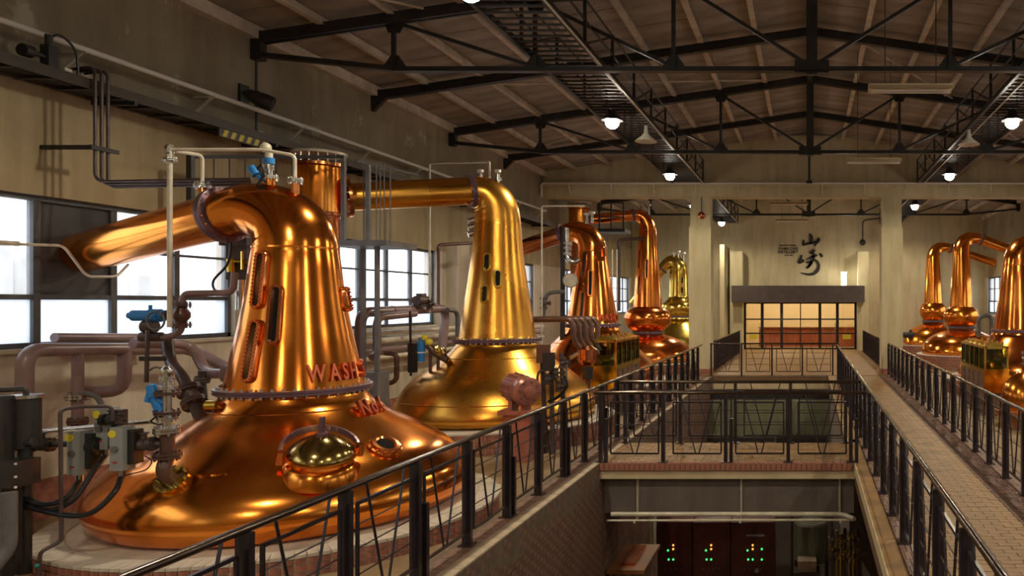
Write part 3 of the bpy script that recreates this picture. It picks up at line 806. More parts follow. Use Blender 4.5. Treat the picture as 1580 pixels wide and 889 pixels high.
# --- still 2
C2 = (-6.0, 15.1)
plinth('brick plinth under the golden still with the pink motor', C2, 2.2, 0.2, False)
d2 = (-2.2, -1.9)
S2 = make_still('golden copper still with three short sight glasses and high lyne arm, second from the front', C2,
    [(1.68, 0.214), (1.78, 0.235), (1.83, 0.32), (1.82, 0.44), (1.74, 0.62), (1.6, 0.83), (1.4, 1.02), (1.15, 1.2), (0.92, 1.4), (0.78, 1.55), (0.73, 1.66)],
    [(0.715, 1.70), (0.69, 1.8), (0.60, 2.4), (0.53, 2.9), (0.475, 3.3), (0.44, 3.7), (0.425, 3.93)],
    [(0.0, 3.98, 0.42), (0.03, 4.18, 0.41), (0.12, 4.36, 0.385), (0.27, 4.48, 0.34), (0.42, 4.52, 0.29), (0.52, 4.52, 0.265)],
    d2, (-7.95, 13.42, 4.22), 0.24, (1.68, 0.81, 0.03), 'copper_gold', bands=(3.95, 1.36, 0.6), trim='purple_steel')
for px, py in ((752, 405), (768, 430), (749, 454)): sight_glass(S2, px, py, 0.16, 0.37, trim='brass')
# --- still 3
C3 = (-6.0, 21.75)
plinth('brick plinth under the orange still behind the brass spirit safe', C3, 2.2, 0.2, False)
S3 = make_still('orange copper wash still with dark gauges and descending red arm, third from the front', C3,
    [(1.64, 0.214), (1.75, 0.24), (1.78, 0.34), (1.74, 0.55), (1.58, 0.8), (1.3, 1.08), (1.0, 1.35), (0.82, 1.55), (0.75, 1.7), (0.73, 1.76)],
    [(0.71, 1.80), (0.69, 1.9), (0.60, 2.45), (0.52, 2.95), (0.45, 3.4), (0.41, 3.7), (0.395, 3.8)],
    [(0.0, 3.86, 0.39), (0.03, 4.03, 0.38), (0.14, 4.22, 0.355), (0.33, 4.35, 0.315), (0.58, 4.38, 0.27), (0.85, 4.32, 0.235)],
    (-1, 0.05), (-8.98, 22.3, 3.68), 0.2, (1.78, 0.80, 0.03), 'copper_red', 'red_copper', bands=(3.83, 1.3))
for px, py, h in ((902, 408, 0.75), (911, 437, 0.75), (899, 472, 0.8)): sight_glass(S3, px, py, 0.15, h, False)
sight_glass(S3, 925, 390, 0.3, 0.5, False, 'copper_red', 'copper_red')
_, _, a = on_still(S3, 921, 494)
put_letters(S3, 'WASH STILL', a, 1.98, 0.26, 'letter_copper')
# --- still 4
C4 = (-6.0, 29.3)
plinth('brick plinth under the tall still with the boil bulb, left of the walkway', C4, 2.1, 0.2, False)
S4 = make_still('tall red copper still with round boil bulb, fourth from the front', C4,
    [(1.58, 0.214), (1.68, 0.24), (1.7, 0.36), (1.62, 0.6), (1.4, 0.85), (1.05, 1.05), (0.7, 1.17), (0.55, 1.24)],
    [(0.545, 2.22), (0.53, 2.3), (0.47, 3.1), (0.41, 4.0), (0.345, 4.8), (0.32, 5.1)],
    [(0.0, 5.14, 0.315), (0.02, 5.3, 0.305), (0.11, 5.5, 0.285), (0.28, 5.64, 0.25), (0.45, 5.67, 0.215), (0.58, 5.66, 0.2)],
    (-2.2, -1.2), (-7.9, 28.3, 5.42), 0.18, (1.27, 0.60, 0.03), 'copper_red', bands=(5.12,),
    bulb=[(0.52, 1.3), (0.6, 1.36), (0.76, 1.5), (0.855, 1.7), (0.87, 1.84), (0.82, 2.02), (0.68, 2.16), (0.55, 2.22)])
S4.tab = [q for q in S4.tab if q[1] > 2.2]
for px, py in ((988, 400), (998, 415), (987, 440)): sight_glass(S4, px, py, 0.14, 0.75, False)
# --- still 5
C5 = (-6.0, 36.4)
plinth('brick plinth under the rearmost brass-coloured still', C5, 2.0, 0.2, False)
S5 = make_still('short brass-coloured still half hidden behind the free column, rearmost on this side', C5,
    [(1.5, 0.214), (1.6, 0.24), (1.62, 0.4), (1.5, 0.7), (1.2, 1.05), (0.85, 1.4), (0.62, 1.6), (0.58, 1.72)],
    [(0.46, 2.66), (0.45, 2.75), (0.43, 3.2), (0.42, 3.7), (0.41, 3.9)],
    [(0.0, 3.94, 0.41), (0.03, 4.1, 0.4), (0.16, 4.26, 0.36), (0.38, 4.3, 0.30), (0.62, 4.14, 0.25), (0.78, 3.95, 0.235)],
    (-1, -0.1), (-8.1, 36.1, 2.3), 0.2, (1.75, 0.66, 0.03), 'copper_brass', bands=(3.92,),
    bulb=[(0.62, 1.78), (0.7, 1.86), (0.8, 2.04), (0.82, 2.18), (0.78, 2.32), (0.62, 2.46), (0.52, 2.56), (0.465, 2.66)])
S5.tab = [q for q in S5.tab if q[1] > 2.5]
for px, py in ((1052, 433), (1052, 448)): sight_glass(S5, px, py, 0.17, 0.36, False, 'brass')
# --- stills on the other side
CA = (6.1, 22.4)
plinth('brick plinth at the picture edge behind the spirit safe of the far row', CA, 2.1, 0.25, False)
SA = make_still('broad copper still cut off by the picture edge, beside the far row spirit safe', CA,
    [(1.6, 0.265), (1.7, 0.28), (1.72, 0.4), (1.66, 0.6), (1.48, 0.85), (1.2, 1.1), (0.95, 1.3), (0.8, 1.45), (0.75, 1.57)],
    [(0.72, 1.62), (0.70, 1.7), (0.62, 2.2), (0.55, 2.7), (0.49, 3.2), (0.455, 3.45)],
    [(0.0, 3.5, 0.45), (0.03, 3.7, 0.435), (0.14, 3.9, 0.4), (0.33, 4.02, 0.35), (0.6, 4.05, 0.3), (0.85, 3.98, 0.27)],
    (1, 0), (9.14, 22.7, 3.5), 0.24, (1.59, 0.80, 0.03), 'copper_red', bands=(3.47,))
CB = (6.1, 30.75)
plinth('red brick plinth under the middle bulb still of the far row', CB, 1.75, 0.38, False)
SB = make_still('slim copper still with boil bulb and falling arm, middle of the far row', CB,
    [(1.5, 0.395), (1.56, 0.44), (1.55, 0.58), (1.42, 0.85), (1.15, 1.08), (0.8, 1.24), (0.55, 1.32), (0.48, 1.38)],
    [(0.455, 2.22), (0.445, 2.3), (0.41, 3.0), (0.36, 3.8), (0.325, 4.4)],
    [(0.0, 4.46, 0.32), (0.02, 4.6, 0.31), (0.12, 4.8, 0.285), (0.32, 4.93, 0.25), (0.6, 4.94, 0.215), (0.8, 4.9, 0.2)],
    (1, 0), (9.14, 30.9, 4.1), 0.18, (1.42, 0.55, 0.03), 'copper_orange', bands=(4.43,),
    bulb=[(0.46, 1.46), (0.52, 1.5), (0.64, 1.64), (0.70, 1.84), (0.66, 2.04), (0.55, 2.18), (0.46, 2.23)])
CD = (6.1, 37.6)
plinth('red brick plinth under the rear bulb still of the far row', CD, 1.7, 0.38, False)
SD = make_still('slim copper still with boil bulb nearest the right free column', CD,
    [(1.38, 0.395), (1.45, 0.44), (1.44, 0.58), (1.32, 0.85), (1.08, 1.1), (0.75, 1.3), (0.52, 1.4), (0.46, 1.46)],
    [(0.455, 2.36), (0.445, 2.45), (0.40, 3.2), (0.35, 4.0), (0.32, 4.5)],
    [(0.0, 4.56, 0.315), (0.02, 4.7, 0.305), (0.12, 4.92, 0.28), (0.32, 5.06, 0.245), (0.6, 5.08, 0.21), (0.85, 5.03, 0.195)],
    (1, 0), (9.14, 37.7, 4.3), 0.18, (1.5, 0.54, 0.03), 'copper_orange', bands=(4.53,),
    bulb=[(0.46, 1.54), (0.5, 1.58), (0.6, 1.74), (0.65, 1.95), (0.62, 2.14), (0.53, 2.3), (0.46, 2.37)])
# ------------------------------------------------------------------ railings
def railing(label, p0, p1, step, phase, doubles, h=1.045):
    """steel balustrade from p0 to p1 (plan points): handrail, posts, and between them a framed panel with two cables and a V of rods"""
    a, b = V((*p0, 0)), V((*p1, 0)); L = (b - a).length; d = (b - a).normalized(); q = V((-d.y, d.x, 0))
    t = thing('railing', label, 'railing', a, 'black steel railings round the openings')
    MB().tube([a + V((0, 0, h)), b + V((0, 0, h))], 0.027, 12).build('handrail', 'handrail', t)
    ss = []; s = phase
    while s <= L + 1e-6: ss.append(s); s += step
    wd_, dp = 0.052, 0.085
    def bx(c, along, across, z0, z1):
        R = Matrix.Rotation(math.atan2(d.y, d.x), 3, 'Z'); return MB().box(c + V((0, 0, (z0 + z1)/2)), along, across, z1 - z0, R)
    for i, s in enumerate(ss):
        c = a + d*s
        bx(c, wd_, dp, 0.0, h - 0.02).build('post', 'rail_steel', t, 0)
        bx(c, 0.14, 0.14, 0.0, 0.012).build('foot_plate', 'rail_steel', t, 0)
        if doubles and i % 2 == doubles % 2:
            bx(c + d*0.085 - q*0.03, 0.05, 0.07, 0.0, 0.66).build('short_post', 'rail_steel', t, 0)
    for s0, s1 in zip(ss, ss[1:]):
        e0, e1 = s0 + 0.15, s1 - 0.07
        A, B = a + d*e0, a + d*e1; zt_, zb_ = 0.90, 0.13
        f = MB()
        for z in (zt_, zb_): f.bar(A + V((0, 0, z)), B + V((0, 0, z)), 0.022, 0.026)
        for pnt in (A, B): f.bar(pnt + V((0, 0, zb_)), pnt + V((0, 0, zt_)), 0.022, 0.022)
        f.build('panel_frame', 'rail_steel', t, 0)
        for z in (0.36, 0.56, 0.74): MB().cyl(A + V((0, 0, z)), B + V((0, 0, z)), 0.006, n=6).build('cable', 'rail_steel', t)
        M = (A + B)/2
        for sg, E in ((-1, A), (1, B)):
            top = M + (E - M)*0.72 + V((0, 0, h)); bot = M + (E - M)*0.07 + V((0, 0, zb_))
            MB().cyl(top, bot, 0.0105, n=6).build('rod', 'rail_steel', t)
    return t
railing('long black railing beside the copper stills, running from the near corner to the left column', (-3.36, 2.62), (-3.36, 24.9), 1.015, 0.0, 2)
railing('black railing between the right-hand walkway and the open pit', (0.97, 2.7), (0.97, 24.9), 1.015, 0.0, 2)
railing('black railing between the right-hand walkway and the far row of stills', (2.72, 4.95), (2.72, 25.9), 0.95, 0.0, 0)
railing('front railing of the crosswalk over the pit', (-3.2, 11.7), (0.9, 11.7), 0.94, 0.1, 2)
railing('rear railing of the crosswalk over the pit', (-3.2, 13.28), (0.9, 13.28), 0.94, 0.1, 0)
railing('railing across the front edge of the entrance landing', (-3.2, 25.62), (0.95, 25.62), 1.0, 0.05, 0)
railing('railing left of the entrance doors', (-3.26, 27.3), (-3.26, 38.0), 0.6, 0.0, 0)
railing('railing right of the entrance doors behind the column', (2.76, 28.3), (2.76, 38.0), 0.6, 0.0, 0)

# ------------------------------------------------------------------ roof catwalks, tubes, dead lamps
def catwalk(x0, x1, y0, y1, label):
    t = thing('catwalk', label, 'catwalk', ((x0 + x1)/2, y0, 6.4), 'service catwalks in the roof')
    for x in (x0, x1):
        MB().mm(x - 0.03, x + 0.03, y0, y1, 6.40, 6.50).build('stringer', 'black_steel', t, 0)
        for z in (6.86, 7.2): MB().cyl((x, y0, z), (x, y1, z), 0.02, n=6).build('guard_rail', 'black_steel', t)
        y = y0 + 0.3
        while y < y1:
            MB().mm(x - 0.025, x + 0.025, y - 0.02, y + 0.02, 6.45, 7.22).build('stanchion', 'black_steel', t, 0)
            if y + 1.7 < y1: MB().bar((x, y, 6.48), (x, y + 1.74, 7.18), 0.02, 0.035).build('brace', 'black_steel', t, 0)
            y += 1.74
    g = MB(); y = y0 + 0.05
    while y < y1: g.mm(x0, x1, y - 0.02, y + 0.02, 6.42, 6.45); y += 0.24
    g.build('grating', 'black_steel', t, 0, kind='stuff')
    MB().cyl((x1 + (0.04 if x1 < 0 else -0.8), y0, 6.39), (x1 + (0.04 if x1 < 0 else -0.8), y1, 6.39), 0.016, n=6).build('conduit', 'galvanised', t)
catwalk(-4.5, -3.5, 5.0, 26.3, 'black service catwalk with lattice rails left of the ridge')
catwalk(3.72, 4.72, 5.0, 26.3, 'black service catwalk with lattice rails right of the ridge')
catwalk(-4.5, -3.5, 27.0, 39.5, 'far room catwalk behind the left column')
catwalk(3.72, 4.72, 27.0, 39.5, 'far room catwalk behind the right column')
def batten(x0, x1, y, z, zh, label):
    t = thing('fluorescent_batten', label, 'strip light', ((x0 + x1)/2, y, z), 'unlit fluorescent strip lights')
    MB().mm(x0, x1, y - 0.05, y + 0.05, z + 0.02, z + 0.1).build('housing', 'cream_paint', t, 0)
    MB().add([(x0, y - 0.16, z), (x1, y - 0.16, z), (x1, y - 0.05, z + 0.08), (x0, y - 0.05, z + 0.08), (x0, y + 0.16, z), (x1, y + 0.16, z), (x1, y + 0.05, z + 0.08), (x0, y + 0.05, z + 0.08)],
             [(0, 1, 2, 3), (5, 4, 7, 6), (3, 2, 6, 7)]).build('reflector', 'cream_paint', t, 0)
    for dy in (-0.06, 0.06): MB().cyl((x0 + 0.04, y + dy, z - 0.005), (x1 - 0.04, y + dy, z - 0.005), 0.018, n=8).build('tube', 'white_paint', t)
    for x in (x0 + 0.25, x1 - 0.25): MB().cyl((x, y, z + 0.1), (x, y, zr(x)), 0.008, n=5).build('chain', 'black_steel', t)
batten(0.93, 2.2, 11.75, 5.6, 7.75, 'nearest fluorescent strip light hanging right of the ridge')
batten(0.9, 2.14, 17.6, 5.57, 7.7, 'fluorescent strip light hanging in front of the cross wall')
batten(-1.35, 0.05, 28.2, 5.96, 7.9, 'upper fluorescent strip light behind the beam')
batten(-1.28, 0.05, 32.0, 5.75, 7.9, 'lower fluorescent strip light before the wall lettering')
def bell_lamp(x, y, z, label):
    t = thing('bell_lamp', label, 'pendant lamp', (x, y, z), 'unlit bell lamps on the catwalks')
    MB().lathe([(0.035, 0.36), (0.05, 0.2), (0.1, 0.13), (0.24, 0.02), (0.25, 0.0), (0.23, 0.01), (0.09, 0.12), (0.04, 0.16)], (x, y, z), 24, close=False).build('shade', 'galvanised', t)
    MB().cyl((x, y, z + 0.35), (x, y, 6.44), 0.02, n=6).build('stem', 'black_steel', t)
bell_lamp(-3.62, 17.5, 6.02, 'unlit bell lamp next to the largest lit floodlight')
bell_lamp(3.75, 18.0, 6.05, 'unlit bell lamp beside the right-hand catwalk')

# ------------------------------------------------------------------ runs along the side walls
def W(px, py, X):
    """point in the vertical plane X = const seen at a photo pixel"""
    Y = X * FPX / (px - 1245); return P(px, py, Y)
def wall_run(s, x, side):
    t = thing('wall_pipe', 'long pale pipe on brackets high along the %s wall' % side, 'pipe', (x + s*0.3, 0.5, 5.45))
    MB().cyl((x + s*0.3, 0.5, 5.45), (x + s*0.3, 25.9, 5.45), 0.036, n=12).build('pipe', 'white_paint', t)
    y = 3.2
    while y < 26:
        m = MB(); m.bar((x + s*0.3, y, 5.42), (x + s*0.02, y, 5.18), 0.03, 0.03); m.bar((x, y, 5.41), (x + s*0.34, y, 5.41), 0.04, 0.02); m.build('bracket', 'galvanised', t, 0); y += 2.05
    t = thing('cable_tray', 'dark steel cable tray bracketed along the %s wall' % side, 'cable tray', (x + s*0.3, 0.5, 4.95))
    MB().mm(min(x + s*0.5, x + s*0.53), max(x + s*0.5, x + s*0.53), 0.5, 26, 4.93, 5.05).build('side_rail', 'tray_brown', t, 0)
    MB().mm(min(x + s*0.06, x + s*0.09), max(x + s*0.06, x + s*0.09), 0.5, 26, 4.93, 5.05).build('side_rail', 'tray_brown', t, 0)
    y = 0.7
    while y < 26:
        MB().mm(min(x + s*0.03, x + s*0.51), max(x + s*0.03, x + s*0.51), y - 0.025, y + 0.025, 4.93, 4.96).build('rung', 'black_steel', t, 0); y += 0.45
    for k in range(5):
        MB().cyl((x + s*(0.14 + 0.075*k), 0.5, 4.99), (x + s*(0.14 + 0.075*k), 26, 4.99 + 0.012*(k % 2)), 0.032, n=8).build('cable', 'rubber', t)
    y = 2.0
    while y < 26:
        MB().bar((x, y, 4.91), (x + s*0.55, y, 4.91), 0.05, 0.05).build('bracket', 'black_steel', t, 0); y += 2.6
wall_run(1, XL, 'left'); wall_run(-1, XR, 'right')

def pipe(label, pts, r, m='mauve_paint', bend=0.15, cat='pipe', name='pipe_run', group=None, flanges=(), n=14):
    pts = [V(p) for p in pts]
    t = thing(name, label, cat, pts[0], group)
    MB().tube(fillet(pts, bend), r, n).build('pipe', m, t, 0.9)
    for item in flanges:
        p, ax = V(item[0]), V(item[1]); rr = item[2] if len(item) > 2 else r*1.75; fm = item[3] if len(item) > 3 else m
        flange(p, ax, rr, t, fm)
    return t
def flange(p, ax, r, parent, m, th=0.022, bolts=8):
    p, ax = V(p), V(ax).normalized()
    f = MB()
    for s in (-1, 1): f.cyl(p + ax*s*0.003, p + ax*s*(th + 0.003), r, n=20)
    o = f.build('flange', m, parent)
    ring_bolts(p, r*0.8, -th - 0.025, th + 0.025, bolts, r*0.1, 'stainless' if m == 'stainless' else m, o, ax)
    return o
def valve(p, ax, up, parent, m, size=0.09, wheel=None, actuator=None):
    """globe valve body with bonnet and handwheel or actuator"""
    p, ax, up = V(p), V(ax).normalized(), V(up).normalized()
    b = MB().lathe([(size*0.55, -size*1.3), (size*0.6, -size*0.9), (size, -size*0.3), (size, size*0.3), (size*0.6, size*0.9), (size*0.55, size*1.3)], p, 20, ax).build('valve_body', m, parent)
    for s in (-1, 1): flange(p + ax*s*size*1.35, ax, size*1.15, b, m, 0.012, 6)
    MB().cyl(p, p + up*size*1.8, size*0.45, n=12).cyl(p + up*size*1.7, p + up*size*1.9, size*0.7, n=12).build('bonnet', m, b)
    if wheel:
        c = p + up*size*2.6; u = up.orthogonal().normalized(); w = up.cross(u)
        ring = [c + (u*math.cos(2*PI*k/20) + w*math.sin(2*PI*k/20))*size*1.1 for k in range(21)]
        h = MB().tube(ring, size*0.13, 6, caps=False); h.cyl(p + up*size*1.8, c, size*0.14, n=8)
        for k in range(2): h.cyl(c - (u, w)[k]*size*1.1, c + (u, w)[k]*size*1.1, size*0.09, n=6)
        h.build('handwheel', wheel, b)
    if actuator:
        c = p + up*size*2.4; u = ax
        MB().cyl(c - u*size*2.6, c + u*size*1.6, size*0.72, n=16).cyl(c - u*size*3.2, c - u*size*2.6, size*0.4, n=12).cyl(c + u*size*1.6, c + u*size*2.0, size*0.5, n=12).cyl(c, c + up*size*1.2, size*0.55, n=14).build('actuator', actuator, b)
    return b
Z = V((0, 0, 1)); X_ = V((1, 0, 0)); Y_ = V((0, 1, 0))

# three conduits dropping from the tray to the first still
for i in range(3):
    x = -8.42; y = 9.2 + 0.085*i; z = 3.83 - 0.02*i
    pipe(['innermost', 'middle', 'outermost'][i] + ' of three dark conduits dropping from the tray to the first still',
         [(-8.7, y, 5.16), (x, y, 5.2), (x, y, z), (-6.5 - 0.05*i, y - 0.1, z + 0.02)], 0.019, 'dark_pipe', 0.12, 'conduit', 'conduit', 'three conduits above the first still', n=8)
tag(MB().mm(-8.40, -8.37, 9.1, 9.47, 4.2, 4.25).mm(-9.0, -8.38, 9.12, 9.16, 4.2, 4.25).build('conduit_clamp', 'black_steel', None, 0), 'black clamp holding the three conduits to the wall', 'clamp')
# spot lamp and cable gear on the wall
t = thing('wall_spotlight', 'black spotlight on a bracket above the pale wall pipe', 'spotlight', (-8.8, 12.6, 5.6))
p = P(405, 155, 12.0); MB().lathe([(0.03, -0.26), (0.09, -0.18), (0.12, 0.02), (0.115, 0.14), (0.1, 0.15), (0.06, 0.1), (0.0001, 0.1)], p, 20, (0.8, 0.45, -0.35), close=False).build('housing', 'black_steel', t)
MB().tube(fillet([p, p + V((-0.2, 0.2, 0.2)), (XL + 0.02, 12.4, p.z + 0.2)], 0.1), 0.02, 8).build('arm', 'black_steel', t)
MB().mm(XL, XL + 0.04, 12.3, 12.5, p.z + 0.05, p.z + 0.35).build('wall_plate', 'black_steel', t, 0)
t = thing('truss_tie', 'thin black rod hanging from the truss heel down past the wall pipe', 'rod', (-8.9, 12.65, 4.9))
MB().cyl((-8.92, 12.6, 4.96), (-8.92, 12.6, 6.4), 0.018, n=6).build('rod', 'black_steel', t); MB().ball((-8.86, 12.6, 5.12), 0.07).build('junction_ball', 'white_paint', t)
t = thing('tray_motor', 'small dark drive unit with a looped hose on the cable tray', 'drive unit', (-8.6, 8.7, 5.12))
p = W(75, 60, -8.55)
MB().mm(p.x - 0.05, p.x + 0.05, p.y - 0.05, p.y + 0.06, 5.02, 5.3).build('body', 'black_steel', t, 0)
MB().cyl((p.x, p.y - 0.3, 5.16), (p.x, p.y - 0.2, 5.16), 0.07, n=12).cyl((p.x, p.y - 0.2, 5.16), (p.x, p.y, 5.16), 0.03, n=10).build('motor', 'black_steel', t)
MB().cyl((p.x, p.y, 5.3), (p.x, p.y, 5.42), 0.035, n=10).build('cap', 'black_steel', t)
MB().tube(smooth_path([(p.x, p.y, 5.38), (p.x, p.y + 0.14, 5.46), (p.x, p.y + 0.32, 5.34), (p.x, p.y + 0.36, 5.04)]), 0.013, 8).build('hose', 'rubber', t)
MB().mm(p.x - 0.04, p.x + 0.04, p.y + 0.15, p.y + 0.24, 5.0, 5.1).build('terminal', 'galvanised', t, 0)
t = thing('hazard_strip', 'short yellow and black hazard strip under the cable tray', 'hazard strip', (-8.45, 11.6, 4.9))
MB().mm(-8.5, -8.46, 11.2, 12.2, 4.80, 4.92).build('backing', 'black_steel', t, 0)
for k in range(6): MB().add([(-8.455, 11.25 + k*0.16, 4.81), (-8.455, 11.33 + k*0.16, 4.81), (-8.455, 11.38 + k*0.16, 4.91), (-8.455, 11.30 + k*0.16, 4.91), (-8.462, 11.25 + k*0.16, 4.81), (-8.462, 11.33 + k*0.16, 4.81), (-8.462, 11.38 + k*0.16, 4.91), (-8.462, 11.30 + k*0.16, 4.91)], [(0, 1, 2, 3), (7, 6, 5, 4), (0, 4, 5, 1), (1, 5, 6, 2), (2, 6, 7, 3), (3, 7, 4, 0)]).build('stripe', 'yellow_black', t, 0)

# mauve pipework at the left wall
t = pipe('large mauve pipe rising at the left edge and running under the first window', [W(38, 700, -8.5), W(38, 540, -8.5), W(290, 538, -8.5), W(312, 548, -8.3), (-7.9, 10.6, 1.5)], 0.078, bend=0.2)
MB().cyl(W(38, 700, -8.5), (W(38, 700, -8.5).x, W(38, 700, -8.5).y, STILL_Z), 0.07, n=14).build('riser', 'brown_pipe', t)
pipe('pinkish mauve pipe lying on brackets just below the first window sill', [W(84, 521, -8.72), W(232, 521, -8.72)], 0.055, flanges=[(W(232, 521, -8.72), Y_)])
pipe('mauve drop pipe elbowing back into the left wall', [W(192, 540, -8.5), W(192, 604, -8.5), (-8.99, W(192, 604, -8.5).y - 0.1, W(192, 604, -8.5).z)], 0.075, bend=0.2)
p = W(120, 540, -8.5); q = W(120, 668, -8.5)
t = pipe('mauve drop pipe with a steel flange beside the grey control boxes', [p, q], 0.058, flanges=[(W(120, 612, -8.5), Z, 0.12, 'stainless'), (W(120, 650, -8.5), Z, 0.1, 'brown_pipe')])
MB().tube(smooth_path([W(128, 607, -8.4), W(148, 612, -8.3), W(160, 630, -8.2)]), 0.03, 10).build('hose', 'grey_steel', t)
# wall pipe curving above the pot
t = pipe('dark mauve pipe ending in a flange against the first still neck', [W(205, 530, -8.1), W(296, 531, -8.0), W(318, 577, -7.6), P(352, 577, 9.3)], 0.062, 'mauve_paint', 0.22,
     flanges=[(P(352, 577, 9.3), X_, 0.11)])
p = P(312, 588, 9.6); MB().tube(smooth_path([P(312, 572, 9.6), p, P(318, 640, 9.6), P(330, 662, 9.6)]), 0.042, 10).build('drop', 'dark_pipe', t); flange(P(312, 586, 9.6), Z, 0.085, t, 'grey_steel')

# the valve tower on the first pot
YT = 7.42
b0, n0, a0 = on_still(S1, 268, 742)
t = thing('valve_tower', 'upright pipe with brown flanges and a blue actuator standing on the first pot', 'valve', b0)
MB().tube(fillet([b0, b0 + n0*0.16, P(258, 706, b0.y - 0.05)], 0.08), 0.062, 14).build('elbow', 'brown_pipe', t)
fl_ = MB().lathe([(0.15, -0.005), (0.15, 0.035), (0.07, 0.04)], b0, 24, n0).build('base_flange', 'brass', t); ring_bolts(b0, 0.125, 0.03, 0.065, 8, 0.016, 'stainless', fl_, n0)
yt = b0.y - 0.05
MB().cyl(P(258, 708, yt), P(258, 664, yt), 0.06, n=16).build('lower_pipe', 'brown_pipe', t)
flange(P(258, 703, yt), Z, 0.115, t, 'brown_pipe'); flange(P(258, 664, yt), Z, 0.11, t, 'stainless')
MB().cyl(P(258, 664, yt), P(258, 588, yt), 0.036, n=14).build('sight_tube', 'stainless', t)
for py, r, m_ in ((637, 0.105, 'brown_pipe'), (607, 0.105, 'brown_pipe'), (645, 0.085, 'stainless'), (598, 0.075, 'stainless'), (584, 0.065, 'stainless')): flange(P(258, py, yt), Z, r, t, m_, 0.012, 6)
MB().lathe([(0.03, -0.05), (0.055, 0), (0.05, 0.05), (0.02, 0.08)], P(258, 578, yt), 14).build('cap', 'stainless', t)
ac = MB(); c = P(240, 615, yt); dd = V((-0.25, -0.1, 0.9)).normalized()
ac.cyl(c - dd*0.13, c + dd*0.13, 0.045, n=16).cyl(c - dd*0.16, c - dd*0.1, 0.058, n=16).cyl(c + dd*0.02, c + dd*0.07, 0.058, n=16).cyl(c + V((-0.07, 0, -0.03)), c + V((-0.02, 0, 0.13)), 0.035, n=12)
ac.cyl(c, P(258, 622, yt), 0.03, n=10).build('actuator', 'blue_paint', t)
MB().tube(smooth_path([c - dd*0.15, P(233, 650, yt), P(245, 655, yt), P(256, 652, yt)]), 0.009, 6).build('signal_cable', 'rubber', t)
# branch to the left with the valves
MB().cyl(P(258, 684, yt), P(205, 688, yt - 0.1), 0.035, n=12).build('branch', 'dark_pipe', t)
valve(P(222, 686, yt - 0.07), (P(205, 688, yt) - P(258, 684, yt)), Z, t, 'dark_pipe', 0.06)
# second leaning valve behind
pts = [W(262, 536, -8.1), P(262, 562, 9.0), P(278, 592, 8.7), P(300, 620, 8.5), P(312, 655, 8.5)]
t = pipe('dark leaning pipe with a double flanged valve entering the first pot from the window side', [P(258, 520, 9.2), P(262, 560, 9.1), P(282, 582, 8.9), P(292, 605, 8.8), P(318, 668, 8.6)], 0.06, 'dark_pipe', 0.15)
ax = (P(318, 668, 8.6) - P(292, 605, 8.8)).normalized()
for py, px in ((603, 292), (622, 300)): flange(P(px, py, 8.75), ax, 0.125, t, 'dark_pipe', 0.03)
MB().cyl(P(292, 603, 8.75), P(300, 622, 8.75), 0.085, n=14).build('valve_body', 'dark_pipe', t)

# upper valve group in front of the first window
t = thing('window_valve', 'brown globe valve with blue actuator in front of the first window', 'valve', P(280, 520, 8.9))
yv = 8.9
MB().tube(fillet([P(362, 420, yv), P(360, 452, yv), P(284, 453, yv), P(280, 470, yv), P(280, 512, yv), P(262, 520, yv), P(225, 520, yv)], 0.1), 0.036, 12).build('pipe', 'mauve_paint', t)
valve(P(280, 486, yv), Z, -X_, t, 'brown_pipe', 0.085)
v_ = MB(); c = P(232, 487, yv)
v_.cyl(c - X_*0.20, c + X_*0.17, 0.062, n=16).cyl(c - X_*0.25, c - X_*0.2, 0.035, n=12).cyl(c + X_*0.0, c + X_*0.12 , 0.075, n=16).cyl(c, c + Z*0.12, 0.018, n=8).cyl(c + X_*0.16, P(268, 486, yv), 0.03, n=10).build('actuator', 'blue_paint', t)
ring = [P(240, 495, yv - 0.15) + V((math.cos(2*PI*k/20)*0.1, 0, math.sin(2*PI*k/20)*0.1)) for k in range(21)]
MB().tube(ring, 0.012, 6, caps=False).build('handwheel', 'grey_steel', t)
MB().cyl(P(222, 504, yv), P(240, 504, yv), 0.07, n=14).cyl(P(218, 520, yv), P(250, 520, yv), 0.055, n=14).build('valve_body', 'dark_pipe', t)
MB().cyl(P(228, 510, yv - 0.1), P(226, 590, yv - 0.1), 0.022, n=8).build('support_rod', 'dark_pipe', t)
MB().tube(smooth_path([P(226, 575, yv - .1), P(240, 567, yv - .1), P(258, 572, yv - .1)]), 0.012, 6).build('cable', 'grey_steel', t)
MB().mm(P(228, 0, yv).x, P(266, 0, yv).x, yv - 0.12, yv - 0.08, P(0, 556, yv).z, P(0, 549, yv).z).build('bracket', 'black_steel', t, 0)

# tall pale pipe in front of the first still, and its cross pipes
t = thing('vent_pipe', 'tall thin pale pipe standing left of the first still with flanged cross pipe on top', 'pipe', P(262, 500, 8.6))
MB().cyl(P(262, 505, 8.6), P(262, 232, 8.6), 0.026, n=12).build('riser', 'galvanised', t)
flange(P(262, 246, 8.6), Z, 0.07, t, 'stainless', 0.012, 6); flange(P(262, 231, 8.6), X_, 0.06, t, 'stainless', 0.012, 6)
MB().tube(fillet([P(262, 231, 8.6), P(405, 231, 8.9), P(455, 240, 9.0), P(455, 283, 9.0)], 0.06), 0.02, 10).build('cross_pipe', 'galvanised', t)
MB().tube(fillet([P(264, 232, 8.62), P(312, 240, 9.0), P(312, 296, 9.0)], 0.06), 0.02, 10).build('return_pipe', 'galvanised', t)
for px, py in ((312, 286), (455, 279)): flange(P(px, py, 9.0), Z, 0.085, t, 'stainless', 0.016, 8)
MB().cyl(P(455, 283, 9.0), P(455, 300, 9.0), 0.045, n=14).build('nozzle', 'copper_trim', t); MB().cyl(P(312, 290, 9.0), P(316, 312, 9.0), 0.045, n=14).build('nozzle', 'copper_trim', t)
